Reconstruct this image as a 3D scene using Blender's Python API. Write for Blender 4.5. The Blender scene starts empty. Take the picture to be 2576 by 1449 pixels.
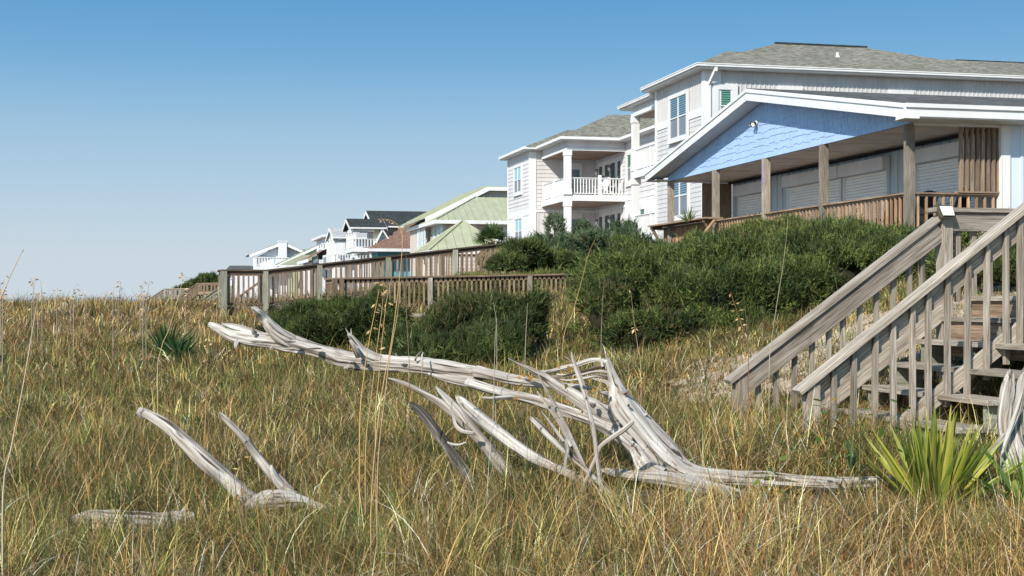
import bpy, bmesh, math, random
import numpy as np
from mathutils import Vector, noise, Matrix
random.seed(7); RNG = np.random.default_rng(11)
R = math.radians
S = bpy.context.scene
# ------------------------------------------------------------------ camera
# world axes: X = inland, Y = along the shore (away), Z = up, metres
TH = R(13.33); FP = 3577.8; HZ = 752.0; CX = 1288.0; CAMH = 1.6
CT, ST = math.cos(TH), math.sin(TH)
cam = bpy.data.cameras.new('camera'); co = bpy.data.objects.new('camera', cam)
S.collection.objects.link(co); S.camera = co
co.location = (0, 0, CAMH); co.rotation_euler = (R(90), 0, -TH)
cam.lens = 50; cam.sensor_width = 36; cam.shift_y = 27.5/2576; cam.clip_start = .1; cam.clip_end = 20000
# ------------------------------------------------------------------ light
# sun stands over the sea, behind the left shoulder
SUN_DIR = Vector((-1.0, -0.92, 1.0)).normalized()
w = bpy.data.worlds.new('World'); S.world = w; w.use_nodes = True
nt = w.node_tree; bg = nt.nodes['Background']
sky = nt.nodes.new('ShaderNodeTexSky'); sky.sky_type = 'NISHITA'; sky.sun_disc = False
sky.sun_elevation = math.asin(SUN_DIR.z); sky.sun_rotation = math.atan2(SUN_DIR.x, SUN_DIR.y)
sky.air_density = 1.0; sky.dust_density = 0.35; sky.ozone_density = 2.4; sky.altitude = 0
# the air over the sea is clearer and bluer than the model's: its hue is pulled towards the colours of the real sky by height
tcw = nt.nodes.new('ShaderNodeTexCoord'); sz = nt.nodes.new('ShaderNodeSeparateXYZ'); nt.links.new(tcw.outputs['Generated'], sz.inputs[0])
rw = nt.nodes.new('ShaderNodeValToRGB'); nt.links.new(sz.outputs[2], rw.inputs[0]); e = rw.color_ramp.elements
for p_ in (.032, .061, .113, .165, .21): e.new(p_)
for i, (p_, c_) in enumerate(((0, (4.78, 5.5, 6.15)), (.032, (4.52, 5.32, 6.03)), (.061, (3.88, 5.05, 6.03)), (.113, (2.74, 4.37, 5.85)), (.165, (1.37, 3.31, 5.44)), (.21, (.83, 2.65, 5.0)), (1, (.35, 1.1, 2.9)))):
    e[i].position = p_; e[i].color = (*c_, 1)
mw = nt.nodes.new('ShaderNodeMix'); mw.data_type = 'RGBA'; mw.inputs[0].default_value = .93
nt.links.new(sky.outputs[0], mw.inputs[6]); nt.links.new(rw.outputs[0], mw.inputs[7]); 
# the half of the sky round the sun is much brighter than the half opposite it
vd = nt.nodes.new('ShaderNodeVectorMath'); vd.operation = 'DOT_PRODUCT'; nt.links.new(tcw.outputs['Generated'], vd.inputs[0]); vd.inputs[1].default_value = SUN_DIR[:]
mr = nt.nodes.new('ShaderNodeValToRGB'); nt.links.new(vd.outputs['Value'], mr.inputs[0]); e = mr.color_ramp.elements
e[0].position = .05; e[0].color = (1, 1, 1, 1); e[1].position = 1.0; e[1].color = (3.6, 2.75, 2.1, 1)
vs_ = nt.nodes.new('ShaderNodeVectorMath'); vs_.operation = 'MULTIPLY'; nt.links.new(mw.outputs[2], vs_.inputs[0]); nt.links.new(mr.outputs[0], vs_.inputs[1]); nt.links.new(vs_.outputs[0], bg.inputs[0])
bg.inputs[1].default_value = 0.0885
sl = bpy.data.lights.new('sun', 'SUN'); sl.energy = 4.6; sl.angle = R(.53); sl.color = (1, .93, .82)
so = bpy.data.objects.new('sun', sl); S.collection.objects.link(so)
so.rotation_euler = SUN_DIR.to_track_quat('Z', 'Y').to_euler(); so.location = (-20, -10, 30)
S.view_settings.view_transform = 'Standard'; S.view_settings.look = 'None'
S.view_settings.exposure = 0.5; S.view_settings.gamma = 1
# ------------------------------------------------------------------ helpers
def UD(x, y, d):
    a = (x-CX)/FP; b = (HZ-y)/FP
    return Vector((d*(a*CT+ST), d*(CT-a*ST), CAMH+d*b))
def UX(x, y, X): return UD(x, y, X/((x-CX)/FP*CT+ST))
def UY(x, y, Y): return UD(x, y, Y/(CT-(x-CX)/FP*ST))
def Z1(a, b): return (1610+.375*a, 67.1+.375*b)
def Z2(a, b): return (1241+.2777*a, 254.9+.2777*b)
def Z3(a, b): return (603.7+.2734*a, 442.7+.2734*b)
def Z4(a, b): return (1771+.4399*a, 503.1+.4399*b)
def Z5(a, b): return (469.6+.3704*a, 737.9+.3704*b)
def Z6(a, b): return (1140.4+.3241*a, 838.5+.3241*b)
def Z7(a, b): return (1878+.3982*a, 872+.3982*b)
def Z8(a, b): return (.2777*a, 603.7+.2777*b)

class MB:
    def __init__(s): s.v = []; s.f = []; s.g = []
    def add(s, vs, fs, gs=None):
        o = len(s.v); s.v += [tuple(p) for p in vs]; s.f += [tuple(i+o for i in f) for f in fs]
        s.g += [tuple(p) for p in (gs if gs is not None else vs)]
        return s
    def box(s, x0, x1, y0, y1, z0, z1):
        if x0 > x1: x0, x1 = x1, x0
        if y0 > y1: y0, y1 = y1, y0
        if z0 > z1: z0, z1 = z1, z0
        vs = [(x, y, z) for z in (z0, z1) for y in (y0, y1) for x in (x0, x1)]
        L = (x1-x0, y1-y0, z1-z0); k = L.index(max(L)); q = random.random()*50
        gs = [((p[(k+1) % 3]+q), p[(k+2) % 3], p[k]) for p in vs]
        return s.add(vs, [(0,2,3,1),(4,5,7,6),(0,1,5,4),(2,6,7,3),(0,4,6,2),(1,3,7,5)], gs)
    def bar(s, p0, p1, w, h, up=(0, 0, 1)):
        p0 = Vector(p0); p1 = Vector(p1); d = (p1-p0); L = d.length; d.normalize()
        up = Vector(up)
        if abs(d.dot(up)) > .999: up = Vector((0, 1, 0))
        sx = d.cross(up).normalized(); uz = sx.cross(d).normalized(); q = random.random()*50
        vs = []; gs = []
        for i, t in ((0, 0), (1, L)):
            for a, b in ((-w/2, -h/2), (w/2, -h/2), (w/2, h/2), (-w/2, h/2)):
                vs.append(p0+d*t+sx*a+uz*b); gs.append((a+q, b, t))
        return s.add(vs, [(0,1,2,3),(7,6,5,4),(0,4,5,1),(1,5,6,2),(2,6,7,3),(3,7,4,0)], gs)
    def vbar(s, p0, p1, w, h):      # upright-ended sloping board: ends are vertical cuts
        p0 = Vector(p0); p1 = Vector(p1); d = p1-p0; q = random.random()*50
        sx = Vector((d.y, -d.x, 0)).normalized(); vs = []; gs = []
        for p, t in ((p0, 0), (p1, d.length)):
            for a, b in ((-w/2, -h/2), (w/2, -h/2), (w/2, h/2), (-w/2, h/2)):
                vs.append(p+sx*a+Vector((0, 0, b))); gs.append((a+q, b, t))
        return s.add(vs, [(0,1,2,3),(7,6,5,4),(0,4,5,1),(1,5,6,2),(2,6,7,3),(3,7,4,0)], gs)
    def poly(s, pts): return s.add(pts, [tuple(range(len(pts)))])
    def prism(s, pts, off):         # extrude a planar polygon by off
        n = len(pts); off = Vector(off); P = [Vector(p) for p in pts]
        vs = P+[p+off for p in P]
        fs = [tuple(range(n)), tuple(range(2*n-1, n-1, -1))]+[(i, n+i, n+(i+1) % n, (i+1) % n) for i in range(n)]
        return s.add(vs, fs)
    def cyl(s, p0, p1, r0, r1=None, n=10):
        r1 = r0 if r1 is None else r1
        p0 = Vector(p0); p1 = Vector(p1); d = (p1-p0).normalized()
        a = d.orthogonal().normalized(); b = d.cross(a); vs = []
        for p, r in ((p0, r0), (p1, r1)):
            for i in range(n):
                t = 2*math.pi*i/n; vs.append(p+a*r*math.cos(t)+b*r*math.sin(t))
        fs = [(i, (i+1) % n, n+(i+1) % n, n+i) for i in range(n)]+[tuple(range(n-1, -1, -1)), tuple(range(n, 2*n))]
        return s.add(vs, fs)
    def ball(s, c, r, sx=1, sy=1, sz=1, n=10):
        vs = [(c[0], c[1], c[2]+r*sz)]; m = n//2
        for i in range(1, m):
            t = math.pi*i/m
            for j in range(n):
                u = 2*math.pi*j/n
                vs.append((c[0]+r*sx*math.sin(t)*math.cos(u), c[1]+r*sy*math.sin(t)*math.sin(u), c[2]+r*sz*math.cos(t)))
        vs.append((c[0], c[1], c[2]-r*sz)); fs = []
        for j in range(n):
            fs.append((0, 1+j, 1+(j+1) % n)); k = 1+(m-2)*n; fs.append((len(vs)-1, k+(j+1) % n, k+j))
            for i in range(m-2): fs.append((1+i*n+j, 1+(i+1)*n+j, 1+(i+1)*n+(j+1) % n, 1+i*n+(j+1) % n))
        return s.add(vs, fs)

ORG = {}
def setp(o, label=None, cat=None, group=None, kind=None):
    if label: o['label'] = label
    if cat: o['category'] = cat
    if group: o['group'] = group
    if kind: o['kind'] = kind
    return o
def thing(name, loc, label, cat, group=None):
    o = bpy.data.objects.new(name, None); S.collection.objects.link(o); o.location = loc
    o.empty_display_size = .2; ORG[o.name] = Vector(loc)
    return setp(o, label, cat, group)
def part(name, mb, m, parent=None, label=None, smooth=False, bevel=0):
    org = ORG[parent.name] if parent else Vector((0, 0, 0))
    me = bpy.data.meshes.new(name)
    me.from_pydata([(p[0]-org.x, p[1]-org.y, p[2]-org.z) for p in mb.v], [], mb.f)
    at = me.attributes.new('grain', 'FLOAT_VECTOR', 'POINT')
    at.data.foreach_set('vector', np.array(mb.g, dtype=np.float32).ravel())
    if m: me.materials.append(m)
    bm = bmesh.new(); bm.from_mesh(me); bmesh.ops.recalc_face_normals(bm, faces=bm.faces); bm.to_mesh(me); bm.free()
    if smooth: me.polygons.foreach_set('use_smooth', [True]*len(me.polygons))
    o = bpy.data.objects.new(name, me); S.collection.objects.link(o)
    if parent: o.parent = parent; ORG[o.name] = org
    else: ORG[o.name] = Vector((0, 0, 0))
    if label: o['label'] = label
    if bevel:
        b = o.modifiers.new('bevel', 'BEVEL'); b.width = bevel; b.segments = 2; b.limit_method = 'ANGLE'
    return o
def children(o): return [c for c in bpy.data.objects if c.parent == o]
def copy_tree(o, parent=None, kids=None):
    if kids is None:
        kids = {}
        for c in bpy.data.objects:
            if c.parent: kids.setdefault(c.parent.name, []).append(c)
    c = o.copy(); S.collection.objects.link(c); c.parent = parent; ORG[c.name] = ORG[o.name]
    for ch in kids.get(o.name, []): copy_tree(ch, c, kids)
    return c

# ------------------------------------------------------------------ materials
def mat(name, col, rough=.7, spec=.3):
    m = bpy.data.materials.new(name); m.use_nodes = True; b = m.node_tree.nodes['Principled BSDF']
    b.inputs['Base Color'].default_value = (*col, 1); b.inputs['Roughness'].default_value = rough
    b.inputs['Specular IOR Level'].default_value = spec
    return m
def N(m, t, **kw):
    n = m.node_tree.nodes.new(t)
    for k, v in kw.items():
        if k in n.inputs: n.inputs[k].default_value = v
        else: setattr(n, k, v)
    return n
def L(m, a, b): m.node_tree.links.new(a, b)
def B(m): return m.node_tree.nodes['Principled BSDF']
def ramp(m, fac, stops):
    r = N(m, 'ShaderNodeValToRGB'); e = r.color_ramp.elements
    while len(e) < len(stops): e.new(.5)
    for i, (p, c) in enumerate(stops): e[i].position = p; e[i].color = (*c, 1) if len(c) == 3 else c
    L(m, fac, r.inputs[0]); return r.outputs[0]
def coords(m, scale, attr=None):
    if attr: t = N(m, 'ShaderNodeAttribute', attribute_name=attr); out = t.outputs['Vector']
    else: t = N(m, 'ShaderNodeTexCoord'); out = t.outputs['Object']
    mp = N(m, 'ShaderNodeMapping', Scale=scale); L(m, out, mp.inputs[0]); return mp.outputs[0]
def mix(m, fac, a, b, mode='MIX'):
    x = N(m, 'ShaderNodeMix', data_type='RGBA', blend_type=mode)
    if hasattr(fac, 'links'): L(m, fac, x.inputs[0])
    else: x.inputs[0].default_value = fac
    for s_, v in ((6, a), (7, b)):
        if hasattr(v, 'links'): L(m, v, x.inputs[s_])
        else: x.inputs[s_].default_value = (*v, 1)
    return x.outputs[2]
def bump(m, h, st, dist=.01, prev=None):
    b = N(m, 'ShaderNodeBump', Strength=st, Distance=dist); L(m, h, b.inputs['Height'])
    if prev is not None: L(m, prev, b.inputs['Normal'])
    L(m, b.outputs[0], B(m).inputs['Normal']); return b.outputs[0]
def paint(name, col, rough=.55, dirt=.12, sc=1.5):
    m = mat(name, col, rough); n = N(m, 'ShaderNodeTexNoise', Scale=1.0, Detail=6.0, Roughness=.65)
    L(m, coords(m, (sc, sc, sc*.35)), n.inputs[0])
    c2 = tuple(c*(1-dirt*2.2) for c in col)
    L(m, ramp(m, n.outputs[0], [(.35, c2), (.62, col)]), B(m).inputs['Base Color']); return m
def wood(name, a, b, c, crack=.5, rough=.85, fine=60, var=.35, crackcol=(.03, .022, .016), ck=.30, cs=.5, bs=(.5, .004)):
    """grain runs along z of the 'grain' attribute; a..b..c = dark, mid, light"""
    m = mat(name, b, rough, .2)
    n1 = N(m, 'ShaderNodeTexNoise', Scale=1.0, Detail=5.0, Roughness=.6, Distortion=.6)
    L(m, coords(m, (fine, fine, fine*.045), 'grain'), n1.inputs[0])
    n2 = N(m, 'ShaderNodeTexNoise', Scale=1.0, Detail=4.0); L(m, coords(m, (6, 6, 1.3), 'grain'), n2.inputs[0])
    col = ramp(m, n1.outputs[0], [(.32, a), (.5, b), (.68, c)])
    col = mix(m, ramp(m, n2.outputs[0], [(.4, (0, 0, 0)), (.65, (.45, .45, .45))]), col, a)
    oi = N(m, 'ShaderNodeObjectInfo'); 
    v = N(m, 'ShaderNodeMapRange'); v.inputs[3].default_value = 1-var; v.inputs[4].default_value = 1+var*.6
    L(m, oi.outputs['Random'], v.inputs[0])
    cc = N(m, 'ShaderNodeCombineColor')
    for i in range(3): L(m, v.outputs[0], cc.inputs[i])
    col = mix(m, 1.0, col, cc.outputs[0], 'MULTIPLY')
    n3 = N(m, 'ShaderNodeTexNoise', Scale=1.0, Detail=3.0, Roughness=.5, Distortion=.4)
    L(m, coords(m, (fine*cs, fine*cs, fine*.05), 'grain'), n3.inputs[0])
    cr = ramp(m, n3.outputs[0], [(ck, (1, 1, 1)), (ck+.06, (0, 0, 0))])
    cf = N(m, 'ShaderNodeMath', operation='MULTIPLY'); L(m, cr, cf.inputs[0]); cf.inputs[1].default_value = crack
    col = mix(m, cf.outputs[0], col, crackcol)
    L(m, col, B(m).inputs['Base Color'])
    nb = bump(m, n1.outputs[0], *bs); return m
M = {}
M['white'] = paint('white_paint', (.70, .70, .70), .45, .05)
M['trimA'] = paint('white_trim', (.67, .67, .68), .45, .06)
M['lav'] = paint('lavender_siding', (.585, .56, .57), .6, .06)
M['beige'] = paint('beige_siding', (.56, .50, .455), .6, .06)
M['gry'] = paint('grey_siding', (.53, .52, .52), .6, .06)
M['gryB'] = paint('grey_board_siding', (.56, .55, .56), .6, .05)
M['bbwhite'] = paint('pale_board_siding', (.64, .64, .66), .6, .05)
M['blue'] = paint('blue_shingles', (.35, .49, .73), .6, .05)
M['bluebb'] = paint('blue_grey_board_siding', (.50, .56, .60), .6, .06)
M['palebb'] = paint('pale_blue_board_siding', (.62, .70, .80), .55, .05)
M['ceil'] = paint('porch_ceiling', (.72, .66, .61), .6, .08)
M['ceilw'] = paint('wood_ceiling', (.30, .20, .14), .6, .15)
M['cream'] = paint('cream_siding', (.74, .70, .52), .6, .05)
M['teal'] = paint('teal_boards', (.10, .36, .46), .6, .08)
M['sky'] = paint('pale_blue_siding', (.52, .75, .84), .6, .05)
M['farwhite'] = paint('white_siding', (.66, .67, .70), .6, .05)
M['sage'] = paint('sage_siding', (.45, .52, .36), .6, .05)
M['metalgreen'] = paint('green_metal_roof', (.37, .385, .265), .45, .07)
M['dark'] = mat('dark_plastic', (.016, .016, .018), .7, .15)
M['grill'] = paint('grey_cover', (.25, .28, .34), .5, .1)
M['black'] = mat('black_metal', (.015, .015, .015), .5)
M['lens'] = mat('lamp_glass', (.75, .74, .66), .25, .5)
M['bronze'] = mat('bronze_metal', (.06, .05, .03), .4, .5)
M['numlav'] = mat('violet_number', (.30, .22, .58), .5)
M['numwhite'] = mat('white_number', (.66, .66, .70), .5)
M['bluecanvas'] = mat('blue_awning', (.25, .5, .68), .6)
M['wood'] = wood('weathered_grey_wood', (.14, .115, .088), (.31, .27, .22), (.50, .45, .39), .45, fine=75)
M['woodb'] = wood('brown_weathered_wood', (.12, .082, .055), (.26, .185, .13), (.40, .30, .215), .4, fine=60)
M['woodwarm'] = wood('warm_stained_wood', (.24, .14, .08), (.44, .28, .165), (.58, .41, .26), .3, fine=60)
M['woodg'] = wood('greenish_post_wood', (.17, .17, .125), (.30, .30, .235), (.41, .41, .34), .4, fine=55)
M['woodd'] = wood('dark_rail_wood', (.05, .036, .027), (.125, .088, .064), (.21, .155, .115), .4, fine=55)
M['drift'] = wood('bleached_driftwood', (.17, .13, .095), (.38, .355, .325), (.57, .55, .52), .95, fine=34, var=.08, crackcol=(.05, .036, .026), ck=.355, cs=1.1, bs=(1.0, .008))
M['driftd'] = wood('charred_driftwood', (.02, .018, .016), (.07, .062, .055), (.30, .28, .25), .6, fine=34, var=.2)
M['driftg'] = wood('grey_dead_branch', (.16, .135, .115), (.33, .295, .26), (.52, .48, .44), .75, fine=45, var=.2)

def shingle(name, c1, c2, c3, course=.14):
    m = mat(name, c1, .95, .1); tc = N(m, 'ShaderNodeTexCoord')
    # courses follow height on the slope, tabs run across
    n = N(m, 'ShaderNodeTexNoise', Scale=1.0, Detail=2.0, Roughness=.7); L(m, coords(m, (3.2, 3.2, 22)), n.inputs[0])
    n2 = N(m, 'ShaderNodeTexNoise', Scale=1.0, Detail=3.0); L(m, coords(m, (.35, .35, .35)), n2.inputs[0])
    col = ramp(m, n.outputs[0], [(.34, c1), (.5, c2), (.66, c3)])
    col = mix(m, ramp(m, n2.outputs[0], [(.4, (0, 0, 0)), (.7, (.3, .3, .3))]), col, c1)
    wv = N(m, 'ShaderNodeTexWave', Scale=1/(course*.45)/2/3.14159*3.14159, bands_direction='Z', wave_profile='SAW'); L(m, tc.outputs['Object'], wv.inputs[0])
    L(m, col, B(m).inputs['Base Color']); bump(m, wv.outputs[1], .5, .02); return m
M['shA'] = shingle('olive_grey_shingles', (.10, .098, .078), (.185, .178, .145), (.29, .28, .235))
M['shBlk'] = shingle('charcoal_shingles', (.022, .026, .026), (.042, .046, .045), (.075, .08, .078))
M['shDrk'] = shingle('dark_grey_shingles', (.045, .047, .046), (.09, .092, .09), (.17, .17, .165))
M['shBrn'] = shingle('brown_shingles', (.11, .066, .05), (.20, .122, .09), (.29, .19, .14))
M['shGry'] = shingle('light_grey_shingles', (.25, .25, .25), (.38, .38, .38), (.5, .5, .5))
M['shOlv'] = shingle('olive_shingles', (.17, .18, .12), (.27, .28, .19), (.34, .35, .25))

def glass(name, tint, blinds=True, dark=(.02, .03, .04)):
    m = mat(name, tint, .08, .8)
    if blinds:
        tc = N(m, 'ShaderNodeTexCoord')
        wv = N(m, 'ShaderNodeTexWave', Scale=3.4, bands_direction='Z'); L(m, tc.outputs['Object'], wv.inputs[0])
        L(m, ramp(m, wv.outputs[1], [(.3, dark), (.55, tint)]), B(m).inputs['Base Color'])
    return m
M['glblue'] = glass('window_with_blinds', (.13, .23, .30))
M['glgrey'] = glass('insect_screen', (.15, .17, .19), False); B(M['glgrey']).inputs['Roughness'].default_value = .35
M['glteal'] = glass('teal_glass', (.26, .46, .50), False); B(M['glteal']).inputs['Roughness'].default_value = .15
M['gldark'] = glass('dark_glass', (.03, .05, .05), False)
M['glgreen'] = glass('green_tinted_blinds', (.10, .27, .20), True, (.01, .04, .03))
m = mat('roller_shutter', (.90, .88, .86), .5); M['shutter'] = m

def leafmat(name, trans=.35, rough=.55):
    m = mat(name, (.1, .1, .1), rough, .25); a = N(m, 'ShaderNodeAttribute', attribute_name='tint')
    L(m, a.outputs['Color'], B(m).inputs['Base Color'])
    t = N(m, 'ShaderNodeBsdfTranslucent'); L(m, a.outputs['Color'], t.inputs[0])
    mx = N(m, 'ShaderNodeMixShader'); mx.inputs[0].default_value = trans
    out = m.node_tree.nodes['Material Output']
    L(m, B(m).outputs[0], mx.inputs[1]); L(m, t.outputs[0], mx.inputs[2]); L(m, mx.outputs[0], out.inputs[0])
    return m
M['grass'] = leafmat('grass_blades', .24, .7)
M['needle'] = leafmat('juniper_needles', .22, .6)
M['yucca'] = leafmat('sword_leaf', .38, .38)
M['stalk'] = leafmat('dry_stalk', .1, .7)
M['twig'] = mat('dark_shrub_fill', (.028, .026, .014), .95, .1)  # colour of the dark filler added inside shrubs, no real twigs
# ------------------------------------------------------------------ terrain
def cpt(px, d, z): p = UD(px, HZ, d); return (p.x, p.y, z)
CP = []
for px in (-300, 0, 300, 550):
    CP += [cpt(px, d, z) for d, z in ((3, .1), (6, .13), (8, .18), (10, .24), (20, .46), (30, .84), (40, 1.37), (48, 1.15), (66, .2), (100, -.4))]
CP += [cpt(900, d, z) for d, z in ((3, .1), (6, .14), (8, .19), (10, .27), (20, .58), (30, .9), (38, 1.15), (48, 1.6), (66, 1.3))]
CP += [cpt(1300, d, z) for d, z in ((6, .16), (8.5, .33), (11, .40), (16, .57), (20, .72), (29, 1.1), (36, 1.5), (46, 2.3))]
CP += [cpt(1700, d, z) for d, z in ((6, .18), (7.5, .31), (8.7, .43), (10, .48), (12, .57), (15, .82), (18, 1.0), (24, 1.7), (34, 2.2))]
CP += [cpt(2050, d, z) for d, z in ((6, .18), (7.5, .31), (8.7, .43), (11.5, .52), (13.5, .85), (16, 1.22), (22, 1.95))]
CP += [cpt(2400, d, z) for d, z in ((6, .18), (7.5, .31), (8.7, .43), (11.5, .75), (13, 1.2), (16, 1.55))]
CP += [cpt(2900, d, z) for d, z in ((6, .25), (11, .9), (15, 1.7))]
CP += [(14, 28, 2.15), (15, 42, 2.2), (22, 30, 2.6), (19, 52, 2.9), (20, 66, 3.4), (20, 85, 3.7), (32, 60, 3.2), (19, 120, 2.6),
       (19, 160, 2.2), (18, 220, 1.6), (60, 100, 2.5), (60, 220, 1.5), (60, 20, 3), (8, 90, 1.0), (8, 130, .4), (4, 180, -.3), (12, 290, 1.0),
       (-6, 100, -1.2), (-18, 60, -2.2), (-30, 60, -4.9), (-30, 5, -4.9), (-13, 10, -.6), (-13, 42, -.6), (-30, 160, -4.9),
       (-14, 160, -2.4), (-30, 300, -5), (-10, 300, -2.2), (-5, -8, .2), (8, -8, .4), (30, 5, 2.2)]
CP = np.array(CP)
def _phi(r): return r    # biharmonic in 3-D: no overshoot
def _solve():
    n = len(CP); D = np.hypot(CP[:, None, 0]-CP[None, :, 0], CP[:, None, 1]-CP[None, :, 1])
    A = np.zeros((n+3, n+3)); A[:n, :n] = _phi(D)-np.eye(n)*.15
    A[:n, n] = 1; A[:n, n+1:] = CP[:, :2]; A[n:, :n] = A[:n, n:].T
    return np.linalg.solve(A, np.concatenate([CP[:, 2], np.zeros(3)]))
CW = _solve()
def H(x, y):
    x = np.asarray(x, float); y = np.asarray(y, float); sh = x.shape; x = x.ravel(); y = y.ravel(); out = np.zeros(len(x))
    for i in range(0, len(x), 20000):
        X = x[i:i+20000]; Y = y[i:i+20000]
        D = np.hypot(X[:, None]-CP[None, :, 0], Y[:, None]-CP[None, :, 1])
        out[i:i+20000] = _phi(D)@CW[:-3]+CW[-3]+CW[-2]*X+CW[-1]*Y
    out += .05*np.sin(x*1.7+.6*np.sin(y*.9))*np.cos(y*1.3)+.03*np.sin(x*3.1+y*2.3)
    # beyond the mapped area: flat land inland, sea bed to the left
    far = np.clip((np.hypot(x, y)-330)/200, 0, 1)
    lim = np.where(x > -5, 1.5, np.clip(1.5+(x+5)*.25, -8, 1.5)); out = out*(1-far)+lim*far
    return np.clip(out, -8, 4.2).reshape(sh)
def h1(x, y): return float(H(np.array([x]), np.array([y]))[0])

def npmesh(name, V, F, tint, m, parent=None, smooth=False):
    """V (n,3); F list of int arrays (k, 3|4); tint (n,3)"""
    org = ORG[parent.name] if parent else Vector((0, 0, 0))
    V = np.asarray(V, np.float32)-np.array(org[:], np.float32)
    me = bpy.data.meshes.new(name); me.vertices.add(len(V)); me.vertices.foreach_set('co', V.ravel())
    loops = np.concatenate([f.ravel() for f in F]).astype(np.int32)
    tot = np.concatenate([np.full(len(f), f.shape[1]) for f in F]).astype(np.int32)
    st = np.concatenate([[0], np.cumsum(tot)[:-1]]).astype(np.int32)
    me.loops.add(len(loops)); me.loops.foreach_set('vertex_index', loops)
    me.polygons.add(len(tot)); me.polygons.foreach_set('loop_start', st)
    try: me.polygons.foreach_set('loop_total', tot)
    except Exception: pass
    me.update(calc_edges=True)
    if tint is not None:
        a = me.attributes.new('tint', 'FLOAT_COLOR', 'POINT')
        a.data.foreach_set('color', np.concatenate([tint, np.ones((len(V), 1))], 1).astype(np.float32).ravel())
    if m: me.materials.append(m)
    if smooth: me.polygons.foreach_set('use_smooth', [True]*len(me.polygons))
    o = bpy.data.objects.new(name, me); S.collection.objects.link(o)
    if parent: o.parent = parent; ORG[o.name] = org
    else: ORG[o.name] = Vector((0, 0, 0))
    return o

# sand / litter ground material
m = mat('dune_sand', (.5, .4, .3), .95, .1); M['sand'] = m
n1 = N(m, 'ShaderNodeTexNoise', Scale=1.0, Detail=8.0, Roughness=.7); L(m, coords(m, (.8, .8, .8)), n1.inputs[0])
n2 = N(m, 'ShaderNodeTexNoise', Scale=1.0, Detail=6.0, Roughness=.8); L(m, coords(m, (14, 14, 14)), n2.inputs[0])
sandc = ramp(m, n2.outputs[0], [(.3, (.30, .22, .15)), (.45, (.46, .36, .26)), (.6, (.60, .49, .37))])
litc = ramp(m, n2.outputs[0], [(.3, (.04, .03, .016)), (.5, (.12, .09, .05)), (.7, (.28, .21, .13))])
at = N(m, 'ShaderNodeAttribute', attribute_name='tint')
sep = N(m, 'ShaderNodeSeparateColor'); L(m, at.outputs['Color'], sep.inputs[0])
ad = N(m, 'ShaderNodeMath', operation='ADD'); L(m, sep.outputs[0], ad.inputs[0])
nn = N(m, 'ShaderNodeMapRange'); nn.inputs[1].default_value = .3; nn.inputs[2].default_value = .7; nn.inputs[3].default_value = -.55; nn.inputs[4].default_value = .55
n3 = N(m, 'ShaderNodeTexNoise', Scale=1.0, Detail=6.0, Roughness=.7); L(m, coords(m, (3, 3, 3)), n3.inputs[0])
L(m, n3.outputs[0], nn.inputs[0]); L(m, nn.outputs[0], ad.inputs[1])
fac = ramp(m, ad.outputs[0], [(.42, (0, 0, 0)), (.58, (1, 1, 1))])
L(m, mix(m, fac, litc, sandc), B(m).inputs['Base Color']); bump(m, n2.outputs[0], .7, .05)

def sandmask(x, y):
    """1 where the bare sand slope beside the steps shows"""
    d = x*ST+y*CT; a = (x*CT-y*ST)/np.maximum(d, .1); px = CX+a*FP
    # sandy slope between the junipers and the steps
    s = np.exp(-((d-14.6)/2.1)**2)*np.clip((px-1640)/120, 0, 1)
    s2 = .55*np.exp(-((d-14)/3.0)**2-((px-1480)/110)**2)
    s3 = .75*np.clip((px-2300)/200, 0, 1)*np.exp(-((d-16)/3.)**2)
    s4 = .45*np.exp(-((d-18)/2.)**2-((px-1400)/60)**2)
    beach = np.clip((-9-x)/4, 0, 1)
    return np.clip(s+s2+s3+s4+beach, 0, 1)
def grid(xs, ys):
    Xg, Yg = np.meshgrid(xs, ys); Z = H(Xg, Yg); V = np.stack([Xg.ravel(), Yg.ravel(), Z.ravel()], 1)
    nx, ny = len(xs), len(ys); i = np.arange((ny-1)*(nx-1)); r, c = i//(nx-1), i % (nx-1); a = r*nx+c
    return V, np.stack([a, a+1, a+nx+1, a+nx], 1)
xs = np.concatenate([np.array([-9000, -3000, -1000, -400, -150, -80, -50]), np.arange(-35, -8, 1.5), np.arange(-8, 16, .2), np.arange(16, 60, 1.5), np.array([70, 100, 200, 500, 1500, 4000, 9000])])
ys = np.concatenate([np.array([-3000, -500, -100, -40]), np.arange(-20, 0, 2), np.arange(0, 50, .2), np.arange(50, 130, 1.5), np.arange(130, 400, 8), np.array([500, 700, 1000, 2000, 5000, 9000])])
V, F = grid(xs, ys)
g = npmesh('ground', V, [F], np.repeat(sandmask(V[:, 0], V[:, 1])[:, None], 3, 1), M['sand'], smooth=True); g['kind'] = 'structure'
m = mat('sea_water', (.26, .37, .46), .6, .3); M['sea'] = m
n1 = N(m, 'ShaderNodeTexNoise', Scale=1.0, Detail=4.0); L(m, coords(m, (.5, .12, 1)), n1.inputs[0]); bump(m, n1.outputs[0], .8, .4)
sea = part('ocean', MB().add([(-15000, -3000, -4.4), (-16, -3000, -4.4), (-16, 15000, -4.4), (-15000, 15000, -4.4)], [(0, 1, 2, 3)]), M['sea']); sea['kind'] = 'structure'

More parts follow.
